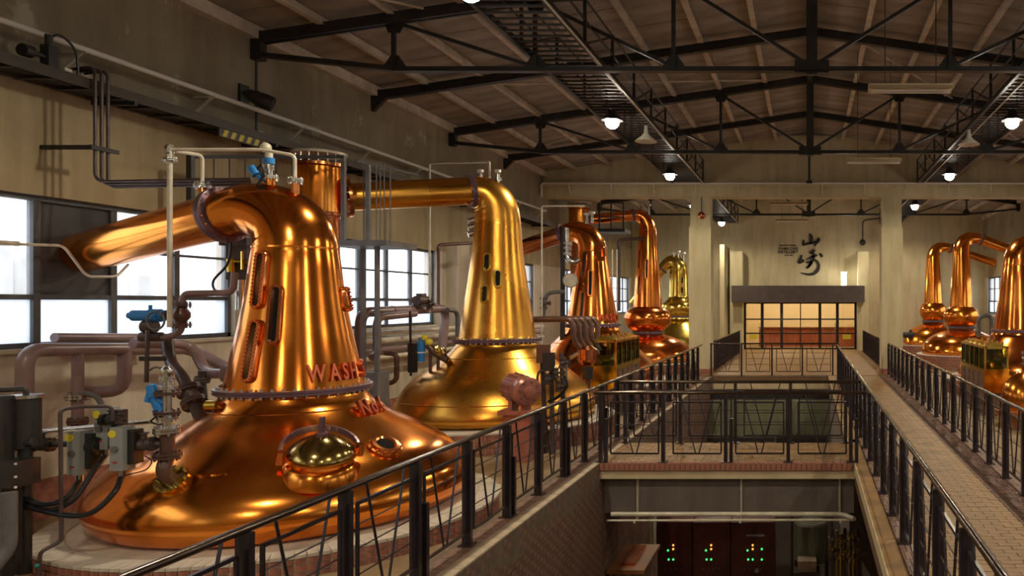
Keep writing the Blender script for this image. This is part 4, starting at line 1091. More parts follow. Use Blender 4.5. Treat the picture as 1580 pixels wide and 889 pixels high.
t = thing('head_valve', 'steel valve with blue caps on the crown of the first still', 'valve', P(415, 285, 9.0))
MB().cyl(P(416, 288, 9.0), P(416, 272, 9.0), 0.055, n=14).build('nozzle', 'copper_orange', t); flange(P(416, 274, 9.0), Z, 0.09, t, 'stainless', 0.014, 8)
MB().cyl(P(416, 272, 9.0), P(415, 238, 9.0), 0.03, n=12).cyl(P(415, 262, 9.0), P(415, 255, 9.0), 0.05, n=12).build('stem', 'stainless', t)
MB().cyl(P(415, 253, 9.0), P(415, 244, 9.0), 0.058, n=14).build('cap', 'blue_paint', t); MB().ball(P(410, 228, 9.0), 0.06).cyl(P(415, 244, 9.0), P(415, 236, 9.0), 0.04, n=12).build('head', 'galvanised', t)
MB().cyl(P(405, 280, 8.95), P(392, 262, 8.9), 0.025, n=10).cyl(P(396, 270, 8.9), P(388, 258, 8.9), 0.05, n=12).build('side_gauge', 'blue_paint', t)
MB().tube(smooth_path([P(396, 262, 8.9), P(404, 254, 8.9), P(406, 270, 8.9), P(396, 286, 8.9)]), 0.011, 6).build('cable', 'rubber', t)
# transmitter box on the window side of the neck
t = thing('level_transmitter', 'dark instrument box with brass cock hanging beside the first still neck', 'instrument', P(372, 400, 9.3))
MB().mm(P(358, 0, 9.4).x, P(390, 0, 9.4).x, 9.3, 9.5, P(0, 432, 9.4).z, P(0, 380, 9.4).z).build('body', 'dark_pipe', t, 0)
MB().mm(P(352, 0, 9.4).x, P(394, 0, 9.4).x, 9.25, 9.55, P(0, 380, 9.4).z, P(0, 368, 9.4).z).build('cover', 'grey_steel', t, 0)
MB().cyl(P(350, 402, 9.25), P(388, 405, 9.25), 0.022, n=10).cyl(P(374, 388, 9.22), P(374, 416, 9.22), 0.016, n=8).cyl(P(356, 400, 9.25), P(357, 420, 9.25), 0.045, n=12).build('cock', 'brass', t)
MB().tube(smooth_path([P(360, 296, 9.0), P(357, 360, 9.1), P(352, 405, 9.1), P(330, 432, 9.1), P(332, 448, 9.1), P(350, 452, 9.1)]), 0.014, 8).build('cable', 'rubber', t)
MB().cyl(P(372, 432, 9.2), P(372, 478, 9.2), 0.06, n=14).build('canister', 'stainless', t)

# ------------------------------------------------------------------ control cluster at the near left
def control_box(px0, px1, py0, py1, Y, label):
    a, b = P(px0, py1, Y), P(px1, py0, Y); mx = (a.x + b.x)/2
    t = thing('control_box', label, 'control box', (mx, Y, a.z), 'grey control boxes by the first still')
    MB().mm(a.x, b.x, Y, Y + 0.14, a.z, b.z).build('case', 'grey_box', t, 0)
    MB().cyl((mx - 0.035, Y - 0.006, b.z - 0.06), (mx - 0.035, Y + 0.002, b.z - 0.06), 0.036, n=18).build('yellow_disc', 'yellow_tag', t, label='round yellow tag')
    MB().mm(a.x + 0.03, b.x - 0.05, Y - 0.004, Y, a.z + 0.07, a.z + 0.085).build('red_mark', 'red_mark', t, 0)
    MB().cyl((mx - 0.01, Y - 0.02, (a.z + b.z)/2), (mx - 0.01, Y, (a.z + b.z)/2), 0.03, n=14).build('indicator', 'grey_steel', t)
    MB().mm(b.x, b.x + 0.06, Y + 0.05, Y + 0.16, a.z + 0.05, b.z - 0.03).build('rear_housing', 'black_steel', t, 0)
    MB().cyl((mx, Y + 0.06, a.z - 0.07), (mx, Y + 0.06, a.z), 0.028, n=10).build('gland', 'stainless', t)
    return V((mx, Y + 0.06, a.z - 0.06))
g1 = control_box(103, 123, 666, 734, 7.25, 'grey control box with yellow disc, leftmost of the three')
g2 = control_box(145, 165, 630, 694, 7.35, 'grey control box with yellow disc, upper middle one of the three')
g3 = control_box(169, 189, 660, 727, 7.2, 'grey control box with yellow disc, nearest the valve tower')
for g, e, mid, l in ((g1, P(16, 752, 6.95), [P(100, 770, 7.1), P(60, 778, 7.0)], 'black hose sagging from the leftmost control box'),
                (g2, P(10, 764, 6.95), [P(142, 730, 7.25), P(112, 772, 7.1), P(68, 788, 7.0)], 'black hose sagging from the upper control box'),
                (g3, P(8, 772, 6.95), [P(176, 760, 7.15), P(140, 792, 7.05), P(92, 794, 7.0)], 'lowest black hose sagging from the control box beside the valve tower')):
    tag(MB().tube(smooth_path([g] + mid + [e]), 0.024, 10).build('hose', 'rubber'), l, 'hose', 'three black hoses to the corner cabinet')
tag(MB().tube(smooth_path([g3, P(200, 732, 7.2), P(225, 725, 7.25), P(234, 712, 7.3), P(224, 704, 7.3)]), 0.006, 6).build('signal_cable', 'rubber'), 'thin curled black cable from the control box toward the valve tower', 'cable')
# steel pipe frame the boxes hang from
t = thing('box_stand', 'thin brown pipe stand carrying the grey control boxes', 'stand', P(95, 838, 7.0))
MB().tube(fillet([P(60, 895, 6.9), P(62, 852, 6.9), P(95, 835, 7.0), P(93, 633, 7.0), P(118, 628, 7.1), P(172, 627, 7.25), P(174, 650, 7.25)], 0.04), 0.016, 8).build('pipe', 'dark_pipe', t)
MB().ball(P(57, 873, 6.88), 0.02).build('green_tap', 'teal_paint', t)
pipe('level steel pipe passing behind the control boxes', [P(52, 667, 7.5), P(150, 658, 7.6), P(232, 651, 7.6)], 0.02, 'stainless', 0.1, n=10)
t = pipe('dark valve manifold pipe joining the first two control boxes', [P(30, 686, 7.35), P(110, 685, 7.35), P(182, 690, 7.4), P(205, 688, yt - 0.1)], 0.028, 'black_steel', 0.05)
valve(P(64, 686, 7.35), X_, Z, t, 'black_steel', 0.06); valve(P(136, 688, 7.36), X_, -Z, t, 'black_steel', 0.075); valve(P(200, 688, 7.38), X_, Z, t, 'black_steel', 0.055)
valve(P(172, 648, 7.3), X_, Z, t, 'black_steel', 0.05)
MB().tube(smooth_path([P(82, 675, 7.3), P(95, 668, 7.3), P(112, 664, 7.3), P(124, 668, 7.3)]), 0.009, 6).build('capillary', 'galvanised', t)
# corner stand pipes
t = thing('separator_drum', 'black cylindrical separator with a flat rim at the left edge', 'drum', P(40, 690, 7.0))
MB().cyl(P(40, 690, 7.0), P(40, 614, 7.0), 0.105, n=24).build('drum', 'black_steel', t); MB().cyl(P(40, 614, 7.0), P(40, 609, 7.0), 0.12, n=24).build('rim', 'stainless', t)
MB().tube(fillet([P(40, 612, 7.0), P(40, 600, 7.0), P(0, 602, 6.9), P(-40, 603, 6.9)], 0.04), 0.022, 10).build('outlet_pipe', 'black_steel', t)
MB().cyl(P(38, 690, 7.0), P(38, 885, 7.0), 0.05, n=14).build('leg', 'black_steel', t); flange(P(30, 812, 7.0), Z, 0.07, t, 'stainless', 0.008, 4)
MB().cyl(P(52, 682, 6.95), P(20, 690, 6.95), 0.04, n=12).build('side_branch', 'black_steel', t)
t = thing('corner_cabinet', 'black switch cabinet cut off by the left picture edge', 'cabinet', P(0, 760, 6.7))
a, b = P(-40, 752, 6.75), P(28, 712, 6.75)
MB().mm(a.x, b.x, 6.7, 6.95, a.z, b.z).build('case', 'black_steel', t, 0)
for py in (716, 736, 752): MB().cyl(P(24, py, 6.69), P(24, py, 6.7), 0.012, n=8).build('screw', 'stainless', t)
MB().mm(P(-12, 0, 6.75).x, P(8, 0, 6.75).x, 6.72, 6.9, P(0, 893, 6.75).z, P(0, 752, 6.75).z).build('pedestal', 'black_steel', t, 0)
MB().mm(P(-8, 0, 6.8).x, P(5, 0, 6.8).x, 6.8, 6.9, P(0, 712, 6.8).z, P(0, 612, 6.8).z).build('mast', 'black_steel', t, 0)
pipe('thick grey-blue hose bending down at the lower left corner', [P(14, 760, 6.6), P(14, 845, 6.6), P(-10, 875, 6.5), P(-30, 900, 6.4)], 0.055, 'grey_steel', 0.2, 'hose', 'thick_hose')
tag(MB().lathe([(0.05, 0), (0.06, 0.03), (0.06, 0.1), (0.045, 0.13), (0.02, 0.15)], P(9, 668, 7.3), 14).build('gas_cap', 'teal_paint'), 'small teal canister between the black mast and the separator', 'canister')
# ------------------------------------------------------------------ condensers and the service platform
def condenser(label, x, y, z0, z1, r, rod_z):
    t = thing('condenser', label, 'condenser', (x, y, STILL_Z), 'copper condensers by the left wall')
    MB().lathe([(r*0.98, z0), (r, z0 + 0.03), (r, z1 - 0.24), (r*0.98, z1 - 0.23)], (x, y, 0), 48).build('shell', 'copper_orange', t)
    MB().lathe([(r + 0.035, z0 - 0.01), (r + 0.045, z0 + 0.0), (r + 0.045, z0 + 0.05), (r + 0.03, z0 + 0.06)], (x, y, 0), 48).build('lower_rim', 'red_copper', t)
    MB().lathe([(r + 0.05, z1 - 0.22), (r + 0.05, z1 - 0.17)], (x, y, 0), 48).build('upper_rim', 'copper_trim', t)
    b = MB()
    for k in range(18):
        a = 2*PI*k/18; c = V((x + (r + 0.02)*math.cos(a), y + (r + 0.02)*math.sin(a), 0))
        b.cyl(c + Z*(z1 - 0.2), c + Z*z1, 0.013, n=6)
    b.build('tie_bolts', 'stainless', t, kind='stuff')
    MB().lathe([(r + 0.06, z1 - 0.02), (r + 0.06, z1 + 0.02), (r*0.6, z1 + 0.06), (0.0001, z1 + 0.075)], (x, y, 0), 48).build('cover_plate', 'galvanised', t)
    MB().cyl((x, y, STILL_Z), (x, y, z0), r*0.86, n=32).build('lower_body', 'red_copper', t)
    return t
condenser('copper condenser drum with bolted pale cover between the first two stills', -8.28, 13.2, 3.86, 4.92, 0.36, 3)
t = bpy.data.objects['condenser']
e = V((-7.95, 13.42, 4.22)); ax = V((-7.95 + 6.38, 13.42 - 14.77, 4.22 - 4.52)).normalized()
g = MB().lathe([(0.25, -0.03), (0.35, -0.03), (0.35, 0.03), (0.25, 0.03)], e + ax*(-0.02), 36, ax).build('inlet_flange', 'copper_trim', t); ring_bolts(e, 0.31, -0.06, 0.04, 16, 0.016, 'stainless', g, ax)
condenser('slim copper condenser drum behind the third still', -8.25, 28.15, 5.1, 6.0, 0.36, 3)
t = thing('service_platform', 'hanging steel platform with thin guard rods beside the condenser', 'platform', (-7.2, 13.3, STILL_Z))
yp = 13.0; zp = P(0, 378, yp).z; xa, xb = P(524, 0, yp).x, P(616, 0, yp).x
MB().mm(xa, xb, yp - 0.4, yp + 0.6, zp - 0.04, zp + 0.05).build('deck', 'grey_steel', t, 0)
for px in (530, 568):
    q = P(px, 240 if px < 550 else 254, yp - 0.35); MB().mm(q.x - 0.03, q.x + 0.03, yp - 0.38, yp - 0.32, zp, q.z).build('upright', 'grey_steel', t, 0)
for px in (577, 586, 596, 602, 608, 617):
    q = P(px, 258, yp); MB().cyl((q.x, yp - 0.3, zp), (q.x, yp - 0.3, q.z), 0.009, n=6).build('guard_rod', 'grey_steel', t)
MB().bar(P(530, 242, yp - 0.35), W(294, 242, -8.45), 0.04, 0.05).build('top_bar', 'black_steel', t, 0)
for k in range(8):
    px = 330 + 24*k; MB().cyl(W(px, 320, -8.45), W(px, 243, -8.45), 0.008, n=6).build('guard_rod', 'black_steel', t)
MB().bar(W(294, 240, -8.45), W(294, 330, -8.45), 0.07, 0.07).build('upright', 'black_steel', t, 0)
MB().bar(W(294, 318, -8.45), W(510, 330, -8.45), 0.04, 0.05).build('lower_bar', 'black_steel', t, 0)
MB().bar((P(568, 0, yp).x, yp - 0.35, P(0, 254, yp).z), (P(620, 0, yp).x, yp + 0.55, P(0, 262, yp).z), 0.03, 0.03).build('top_bar', 'grey_steel', t, 0)
MB().mm(P(579, 0, yp).x, P(585, 0, yp).x, yp - 0.03, yp + 0.03, STILL_Z, zp).build('leg', 'grey_steel', t, 0)
MB().mm(P(535, 0, yp).x, P(541, 0, yp).x, yp + 0.4, yp + 0.46, STILL_Z, zp).build('leg', 'grey_steel', t, 0)
MB().mm(P(566, 0, yp).x, P(592, 0, yp).x, yp - 0.18, yp + 0.18, STILL_Z, P(0, 574, yp).z).build('leg_casing', 'grey_steel', t, 0)
t = thing('far_platform', 'dark hanging platform cage in front of the tall bulb still', 'platform', (-6.8, 27.6, 4.6))
yp = 27.6
for px in (925, 943, 962):
    for py0, py1 in ((312, 355),): MB().bar(P(px, py0, yp), P(px, py1, yp), 0.05, 0.05).build('upright', 'black_steel', t, 0)
for py in (313, 335): MB().bar(P(925, py, yp), P(962, py, yp), 0.04, 0.04).build('top_bar', 'black_steel', t, 0)
a, b = P(922, 358, yp), P(965, 353, yp); MB().mm(a.x, b.x, yp - 0.1, yp + 0.9, a.z, b.z).build('deck', 'black_steel', t, 0)
for px in (930, 957): MB().bar(P(px, 312, yp), V((P(px, 0, yp).x, yp, 5.95)), 0.03, 0.03).build('hanger', 'black_steel', t, 0)

# ------------------------------------------------------------------ pipework between the first and second stills
t = pipe('big mauve pipe loop under the second window between the first two stills', [W(556, 590, -8.2), W(556, 482, -8.2), W(688, 476, -8.2), W(680, 560, -8.2)], 0.095, bend=0.28, flanges=())
MB().tube([W(606, 480, -8.2), W(603, 480, -8.2)], 0.105, 14).build('coupling', 'mauve_paint', t)
pipe('slimmer mauve pipe looping down inside the big pipe loop', [W(574, 552, -8.0), W(582, 545, -8.0), W(581, 490, -8.0), W(640, 484, -8.0)], 0.07, bend=0.2)
pipe('pipe bent down to the golden still shoulder', [W(690, 478, -8.0), W(706, 480, -8.0), W(706, 540, -8.0), (-8.0, W(706, 540, -8.0).y, STILL_Z)], 0.05, 'grey_steel', 0.2)
pipe('short brown pipe hook low between the first two stills', [P(594, 545, 14.3), P(612, 546, 14.3), P(612, 588, 14.3), P(592, 594, 14.3)], 0.045, 'brown_pipe', 0.1)
pipe('thin brown pipe bent square behind the golden still neck', [W(676, 482, -8.3), W(676, 378, -8.3), W(735, 375, -8.0)], 0.04, 'brown_pipe', 0.12)
for i, (z, r, m_) in enumerate(((1.78, 0.05, 'galvanised'), (1.62, 0.06, 'galvanised'), (1.44, 0.055, 'mauve_paint'), (1.28, 0.05, 'galvanised'))):
    pipe(['uppermost', 'second', 'third', 'lowest'][i] + ' of four level pipes along the wall under the second window', [(-8.66, 13.9, z), (-8.66, 25.5, z)], r, m_, 0.1, group='level pipes under the second window')
    for yb_ in (14.2, 17.5, 21.0, 24.1): MB().mm(XL, -8.64, yb_ - 0.02, yb_ + 0.02, z - r - 0.03, z - r).build('bracket', 'galvanised', bpy.data.objects[[o.name for o in COL.objects if o.name.startswith('pipe_run')][-1]], 0)
t = thing('pump_motor', 'dark pump motor sitting on the mauve pipe loop before the second window', 'motor', W(650, 470, -8.1))
c = W(650, 464, -8.1); MB().cyl(c - Y_*0.22, c + Y_*0.2, 0.1, n=18).build('body', 'dark_pipe', t); MB().mm(c.x - 0.1, c.x + 0.1, c.y - 0.2, c.y + 0.15, c.z - 0.14, c.z - 0.08).build('foot', 'dark_pipe', t, 0)
MB().mm(c.x - 0.06, c.x + 0.06, c.y - 0.1, c.y + 0.1, c.z + 0.08, c.z + 0.15).build('terminal_box', 'dark_pipe', t, 0)
t = thing('blue_positioner', 'bright blue valve positioner with yellow caps beside the golden still', 'valve', P(650, 565, 14.2))
yb = 14.2
c = P(650, 540, yb); MB().cyl(P(650, 558, yb), P(650, 545, yb), 0.06, n=16).cyl(P(650, 543, yb), P(650, 528, yb), 0.07, n=16).cyl(P(650, 528, yb), P(649, 521, yb), 0.04, n=12).build('body', 'blue_paint', t)
MB().ball(P(655, 521, yb), 0.06).build('cap', 'yellow_tag', t); MB().ball(P(662, 528, yb), 0.07).build('cap', 'yellow_tag', t)
MB().tube(smooth_path([P(660, 532, yb), P(672, 545, yb), P(690, 556, yb)]), 0.06, 12).cyl(P(664, 535, yb), P(664, 575, yb), 0.03, n=10).cyl(P(676, 540, yb), P(676, 575, yb), 0.03, n=10).build('pipework', 'brown_pipe', t)
MB().cyl(P(633, 480, yb), P(634, 580, yb), 0.022, n=8).build('cable', 'rubber', t); MB().mm(P(629, 0, yb).x, P(640, 0, yb).x, yb, yb + 0.1, P(0, 575, yb).z, P(0, 530, yb).z).build('switch', 'black_steel', t, 0)
p, n, a = on_still(S2, 690, 556); MB().cyl(p - n*0.02, p + n*0.32, 0.06, n=16).build('pot_nozzle', 'brass', t); flange(p + n*0.2, n, 0.11, t, 'brass')
t = pipe('pale pipe rising from the wall and crossing over the golden still head', [W(663, 482, -8.0), W(663, 252, -8.0), P(755, 250, 14.9), P(755, 275, 15.0)], 0.022, 'galvanised', 0.05, n=10)
valve(W(663, 470, -8.0), Z, X_, t, 'dark_pipe', 0.06); 
for px in (741, 768):
    v2 = thing('head_valve', 'small steel valve on the golden still head, %s the pale cross pipe' % ('left of' if px < 750 else 'right of'), 'valve', P(px, 282, 15.0), 'small head valves')
    MB().cyl(P(px, 286, 15.0), P(px, 268, 15.0), 0.035, n=12).build('stem', 'stainless', v2); MB().cyl(P(px, 266, 15.0), P(px, 262, 15.0), 0.06, n=12).build('cap', 'white_paint', v2); MB().cyl(P(px, 278, 15.0), P(px, 274, 15.0), 0.075, n=14).build('flange', 'stainless', v2)
p = P(728, 350, 15.0)
t = thing('neck_fitting', 'cluster of steel couplings on the window side of the golden neck', 'fitting', p)
for k, py in enumerate((338, 348, 358)): MB().cyl(P(738, py, 15.0), P(722, py + 4, 14.9), 0.06, n=14).build('coupling', 'stainless', t)
# third still: stainless swan pipe, dial and thin pipes
t = thing('swan_pipe', 'stainless bent pipe with couplings hanging beside the third still neck', 'pipe', P(877, 370, 21.2))
MB().tube(fillet([P(873, 352, 21.2), P(874, 372, 21.2), P(874, 396, 21.2), P(884, 406, 21.2), P(892, 400, 21.3)], 0.2), 0.09, 14).build('pipe', 'stainless', t)
for py in (376, 383, 392): flange(P(874, py, 21.2), Z, 0.16, t, 'stainless', 0.03, 6)
t = thing('dial_gauge', 'white round dial on a post beside the third still', 'gauge', P(880, 433, 21.0))
MB().cyl(P(880, 433, 21.0), P(880, 433, 21.08), 0.2, n=32).build('case', 'stainless', t); MB().cyl(P(880, 433, 20.98), P(880, 433, 21.0), 0.17, n=32).build('face', 'galvanised', t)
MB().cyl(P(868, 350, 21.1), V((P(868, 0, 21.1).x, 21.1, STILL_Z)), 0.07, n=10).build('post', 'black_steel', t); MB().cyl(P(868, 433, 21.06), P(880, 433, 21.06), 0.03, n=8).build('bracket', 'black_steel', t)
pipe('thin pale pipe dropping past the golden still on the far side', [P(902, 318, 19.6), P(836, 318, 19.6), V((P(836, 0, 19.6).x, 19.6, STILL_Z))], 0.022, 'galvanised', 0.06, n=8)
t = pipe('pale pipe with valve rising left of the third still', [P(838, 492, 20.2), P(842, 452, 20.2), P(872, 450, 20.3)], 0.05, 'grey_steel', 0.2); valve(P(839, 468, 20.2), Z, X_, t, 'dark_pipe', 0.09)
for i, px in enumerate((905, 945, 952)):
    pipe(['first', 'second', 'third'][i] + ' thin upright pale line between the third and fourth stills', [P(px + 0.0, 385, 25.0), V((P(px, 0, 25.0).x, 25.0, STILL_Z))], 0.02, 'galvanised', n=6, group='upright lines between stills')
pipe('dark square-bent pipe between the third and fourth stills', [P(955, 480, 27.0), P(955, 370, 27.0), P(990, 368, 27.6)], 0.06, 'dark_pipe', 0.15)
for (px, py, Y) in ((905, 332, 21.6), (913, 330, 21.6), (990, 318, 29.2), (1001, 318, 29.2), (1040, 392, 36.2), (1047, 390, 36.2), (1055, 392, 36.2)):
    s_ = {21.6: 'third', 29.2: 'tall fourth', 36.2: 'rearmost brass'}[Y]
    v2 = thing('vent_valve', '%s tiny steel vent valve on the head of the %s still' % ({905: 'left', 913: 'right', 990: 'left', 1001: 'right', 1040: 'left', 1047: 'middle', 1055: 'right'}[px], s_), 'valve', P(px, py + 14, Y), 'vent valves on the %s still' % s_)
    MB().cyl(P(px, py + 14, Y), P(px, py, Y), 0.05, n=10).build('stem', 'stainless', v2); MB().cyl(P(px, py, Y), P(px, py - 3, Y), 0.09, n=10).build('cap', 'white_paint', v2)

# ------------------------------------------------------------------ agitator motor, rack and pipe bundle by the second still
t = thing('agitator_motor', 'pink painted agitator motor on a stand in front of the golden still', 'motor', (-4.55, 12.6, STILL_Z))
c = P(812, 604, 12.4); ax = V((0.75, -0.72, -0.1)).normalized()
MB().lathe([(0.19, -0.5), (0.22, -0.46), (0.22, -0.12), (0.205, -0.1), (0.23, -0.06), (0.235, 0.05), (0.2, 0.09), (0.09, 0.1), (0.085, 0.14), (0.03, 0.15)], c, 36, ax).build('body', 'pink_paint', t)
b = MB()
for k in range(14):
    a = 2*PI*k/14; u = ax.orthogonal().normalized(); w = ax.cross(u); q = c + (u*math.cos(a) + w*math.sin(a))*0.225
    b.bar(q - ax*0.44, q - ax*0.14, 0.016, 0.03, (u*math.cos(a) + w*math.sin(a)))
b.build('cooling_fins', 'pink_paint', t, 0, kind='stuff')
ring_bolts(c, 0.16, 0.06, 0.11, 8, 0.016, 'purple_steel', t, ax)
for k in (-0.26, -0.06): MB().mm(c.x + k - 0.03, c.x + k + 0.03, c.y + 0.0, c.y + 0.3, c.z - 0.32, c.z - 0.15).build('foot', 'pink_paint', t, 0)
MB().mm(c.x - 0.42, c.x + 0.12, c.y - 0.1, c.y + 0.46, c.z - 0.37, c.z - 0.3).build('bed_plate', 'pink_paint', t, 0)
MB().mm(c.x - 0.36, c.x + 0.06, c.y - 0.04, c.y + 0.42, STILL_Z, c.z - 0.37).build('pedestal', 'pink_paint', t, 0)
t = thing('valve_rack', 'dark upright rack of pipes and valves beside the pink motor', 'rack', (-4.35, 13.3, STILL_Z))
yr = 13.0
for px in (836, 850, 866): MB().cyl(V((P(px, 0, yr).x, yr + 0.1*(px % 3), STILL_Z)), P(px, 533 + (px % 4)*6, yr + 0.1*(px % 3)), 0.04, n=10).build('upright_pipe', 'dark_pipe', t)
MB().mm(P(829, 0, yr).x, P(846, 0, yr).x, yr - 0.05, yr + 0.12, P(0, 560, yr).z, P(0, 532, yr).z).build('casing', 'brown_pipe', t, 0)
MB().mm(P(840, 0, yr).x, P(856, 0, yr).x, yr - 0.1, yr + 0.02, P(0, 572, yr).z, P(0, 544, yr).z).build('switch_box', 'black_steel', t, 0)
for k, (px, py) in enumerate(((846, 585), (858, 575), (868, 560), (862, 596))): valve(P(px, py, yr - 0.05), Z, X_, t, 'dark_pipe', 0.05, 'black_steel')
for px in (868, 874): MB().cyl(P(px, 583, yr), P(px, 556, yr), 0.018, n=8).build('gauge_tube', 'stainless', t)
MB().tube(smooth_path([P(872, 580, yr), P(874, 596, yr), P(862, 612, yr), P(846, 620, yr)]), 0.025, 8).build('hose', 'rubber', t)
MB().tube(smooth_path([P(831, 610, yr - .1), P(829, 585, yr - .1), P(832, 574, yr - .1), P(838, 572, yr - .1)]), 0.02, 8).build('hose', 'brown_pipe', t)
for k in range(5):
    Yk = 16.2 + 0.3*k; px = 884 + 9.5*k
    pipe('%s of five dark pipes curving down into the spirit safe' % ['nearest', 'second', 'third', 'fourth', 'farthest'][k],
         [P(800 + 8*k, 494 - k*0.6, Yk), P(px - 6, 493 - k*0.4, Yk), P(px, 500, Yk), P(px + 1, 528 + k, Yk), P(px + 20, 546, Yk + 0.25)], 0.055, 'brown_pipe', 0.35, group='pipe bundle feeding the spirit safe')
t = thing('funnel_valve', 'copper valve with dark pot below the pipe bundle', 'valve', P(905, 580, 16.3))
MB().lathe([(0.13, -0.2), (0.2, -0.1), (0.2, 0.12), (0.1, 0.2)], P(906, 548, 16.4), 20).build('body', 'red_copper', t); MB().cyl(P(907, 585, 16.3), P(907, 566, 16.3), 0.11, n=16).build('pot', 'black_steel', t)
MB().cyl(P(893, 545, 16.3), P(880, 553, 16.3), 0.04, n=10).build('spout', 'stainless', t); MB().cyl(V((P(907, 0, 16.3).x, 16.3, STILL_Z)), P(907, 584, 16.3), 0.05, n=10).build('stem', 'dark_pipe', t)

# ------------------------------------------------------------------ spirit safes
def spirit_safe(label, x0, x1, y0, y1, zg0, zg1, bays):
    t = thing('spirit_safe', label, 'spirit safe', ((x0 + x1)/2, (y0 + y1)/2, STILL_Z), 'brass and glass spirit safes')
    MB().mm(x0 - 0.03, x1 + 0.03, y0 - 0.03, y1 + 0.03, zg0 - 0.5, zg0).build('trough', 'brass', t, 0)
    sx = x1 if x1 < 0 else x0; sg = 1 if x1 < 0 else -1
    for k in range(bays):
        ya = y0 + (y1 - y0)*k/bays
        MB().mm(min(sx, sx + sg*0.045), max(sx, sx + sg*0.045), ya + 0.06, ya + (y1 - y0)/bays - 0.06, zg0 - 0.42, zg0 - 0.08).build('panel', 'brick_dark', t, 0)
    MB().mm(x0 - 0.05, x1 + 0.05, y0 - 0.05, y1 + 0.05, zg0, zg0 + 0.03).build('sill', 'brass', t, 0)
    MB().mm(x0 + 0.05, x1 - 0.05, y0 + 0.05, y1 - 0.05, STILL_Z, zg0 - 0.5).build('pedestal', 'brick_dark', t, 0)
    for k in range(bays + 1):
        y = y0 + (y1 - y0)*k/bays
        for x in (x0, x1): MB().mm(x - 0.022, x + 0.022, y - 0.022, y + 0.022, zg0 + 0.03, zg1).build('frame_post', 'brass', t, 0)
    for x in (x0, x1): MB().mm(x - 0.03, x + 0.03, y0 - 0.03, y1 + 0.03, zg1, zg1 + 0.05).build('frame_rail', 'brass', t, 0)
    for y in (y0, y1): MB().mm(x0, x1, y - 0.03, y + 0.03, zg1, zg1 + 0.05).build('frame_rail', 'brass', t, 0)
    for k in range(bays):
        ya, yb_ = y0 + (y1 - y0)*k/bays, y0 + (y1 - y0)*(k + 1)/bays; mid = (x0 + x1)/2
        for x in (x0, x1): MB().mm(x - 0.004, x + 0.004, ya + 0.03, yb_ - 0.03, zg0 + 0.04, zg1).build('pane', 'green_glass', t, 0)
        MB().add([(x0 - 0.02, ya + 0.03, zg1 + 0.05), (x1 + 0.02, ya + 0.03, zg1 + 0.05), (x1 + 0.02, yb_ - 0.03, zg1 + 0.05), (x0 - 0.02, yb_ - 0.03, zg1 + 0.05), (mid, ya + 0.05, zg1 + 0.14), (mid, yb_ - 0.05, zg1 + 0.14)],
                 [(0, 1, 4), (1, 2, 5, 4), (2, 3, 5), (3, 0, 4, 5), (3, 2, 1, 0)]).build('roof_plate', 'brass', t, 0)
        for sgn in (-1, 1): MB().cyl((mid + sgn*0.17, ya + 0.12, zg1 + 0.08), (mid + sgn*0.17, ya + 0.12, zg1 + 0.15), 0.025, n=8).build('knob', 'brass', t)
    for k in range(bays):
        yc = y0 + (y1 - y0)*(k + 0.5)/bays; mid = (x0 + x1)/2
        MB().lathe([(0.05, 0), (0.14, 0.08), (0.17, 0.2), (0.16, 0.2), (0.12, 0.09)], (mid, yc, zg0 + 0.05), 16, close=False).build('bowl', 'white_paint', t)
        MB().cyl((mid, yc, zg0 + 0.25), (mid, yc, zg1 + 0.05), 0.03, n=8).build('spout', 'brass', t)
    for y in (y0, y1): MB().mm(x0 + 0.03, x1 - 0.03, y - 0.004, y + 0.004, zg0 + 0.04, zg1).build('end_pane', 'green_glass', t, 0)
spirit_safe('brass and glass spirit safe on the left side behind the golden still', -4.72, -4.2, 17.1, 19.4, 0.98, 1.52, 5)
spirit_safe('brass and glass spirit safe in the far row at the right', 4.0, 4.5, 17.45, 20.0, 0.87, 1.36, 5)
# wall pipes and small gear in the far row
t = pipe('grey pipe hooped up by the far window of the far row', [P(1510, 520, 29.5), P(1510, 488, 29.5), P(1530, 486, 29.5), P(1530, 520, 29.5)], 0.08, 'grey_steel', 0.3)
pipe('long pale pipe along the right-hand wall below the windows', [(8.95, 20, 1.75), (8.95, 39, 1.75)], 0.06, 'galvanised')
t = thing('copper_receiver', 'small bellied copper receiver at the foot of the picture-edge still', 'receiver', (4.5, 16.0, STILL_Z))
MB().lathe([(0.12, 1.0), (0.2, 0.95), (0.42, 0.75), (0.5, 0.45), (0.45, 0.2), (0.3, 0.12)][::-1], (4.5, 16.0, 0), 36).build('vessel', 'copper_orange', t); MB().lathe([(0.5, STILL_Z), (0.5, 0.08), (0.62, 0.1), (0.62, 0.2), (0.3, 0.22)], (4.5, 16.0, 0), 36).build('stand', 'wood_brown', t)
MB().cyl((4.5, 16.0, 1.0), (4.5, 16.0, 1.35), 0.07, n=14).build('neck', 'copper_orange', t); valve((4.5, 16.0, 1.25), Z, X_, t, 'stainless', 0.08, 'dark_pipe')
t = thing('top_cock', 'black cock with hose on the pot of the rear bulb still', 'valve', (5.2, 37.0, 1.2))
q = P(1405, 517, 36.9); MB().cyl(q - X_*0.35, q + X_*0.3, 0.14, n=12).cyl(q, q + Z*0.25, 0.06, n=10).build('body', 'black_steel', t); MB().cyl(q - Z*0.6, q, 0.06, n=10).build('stem', 'black_steel', t)

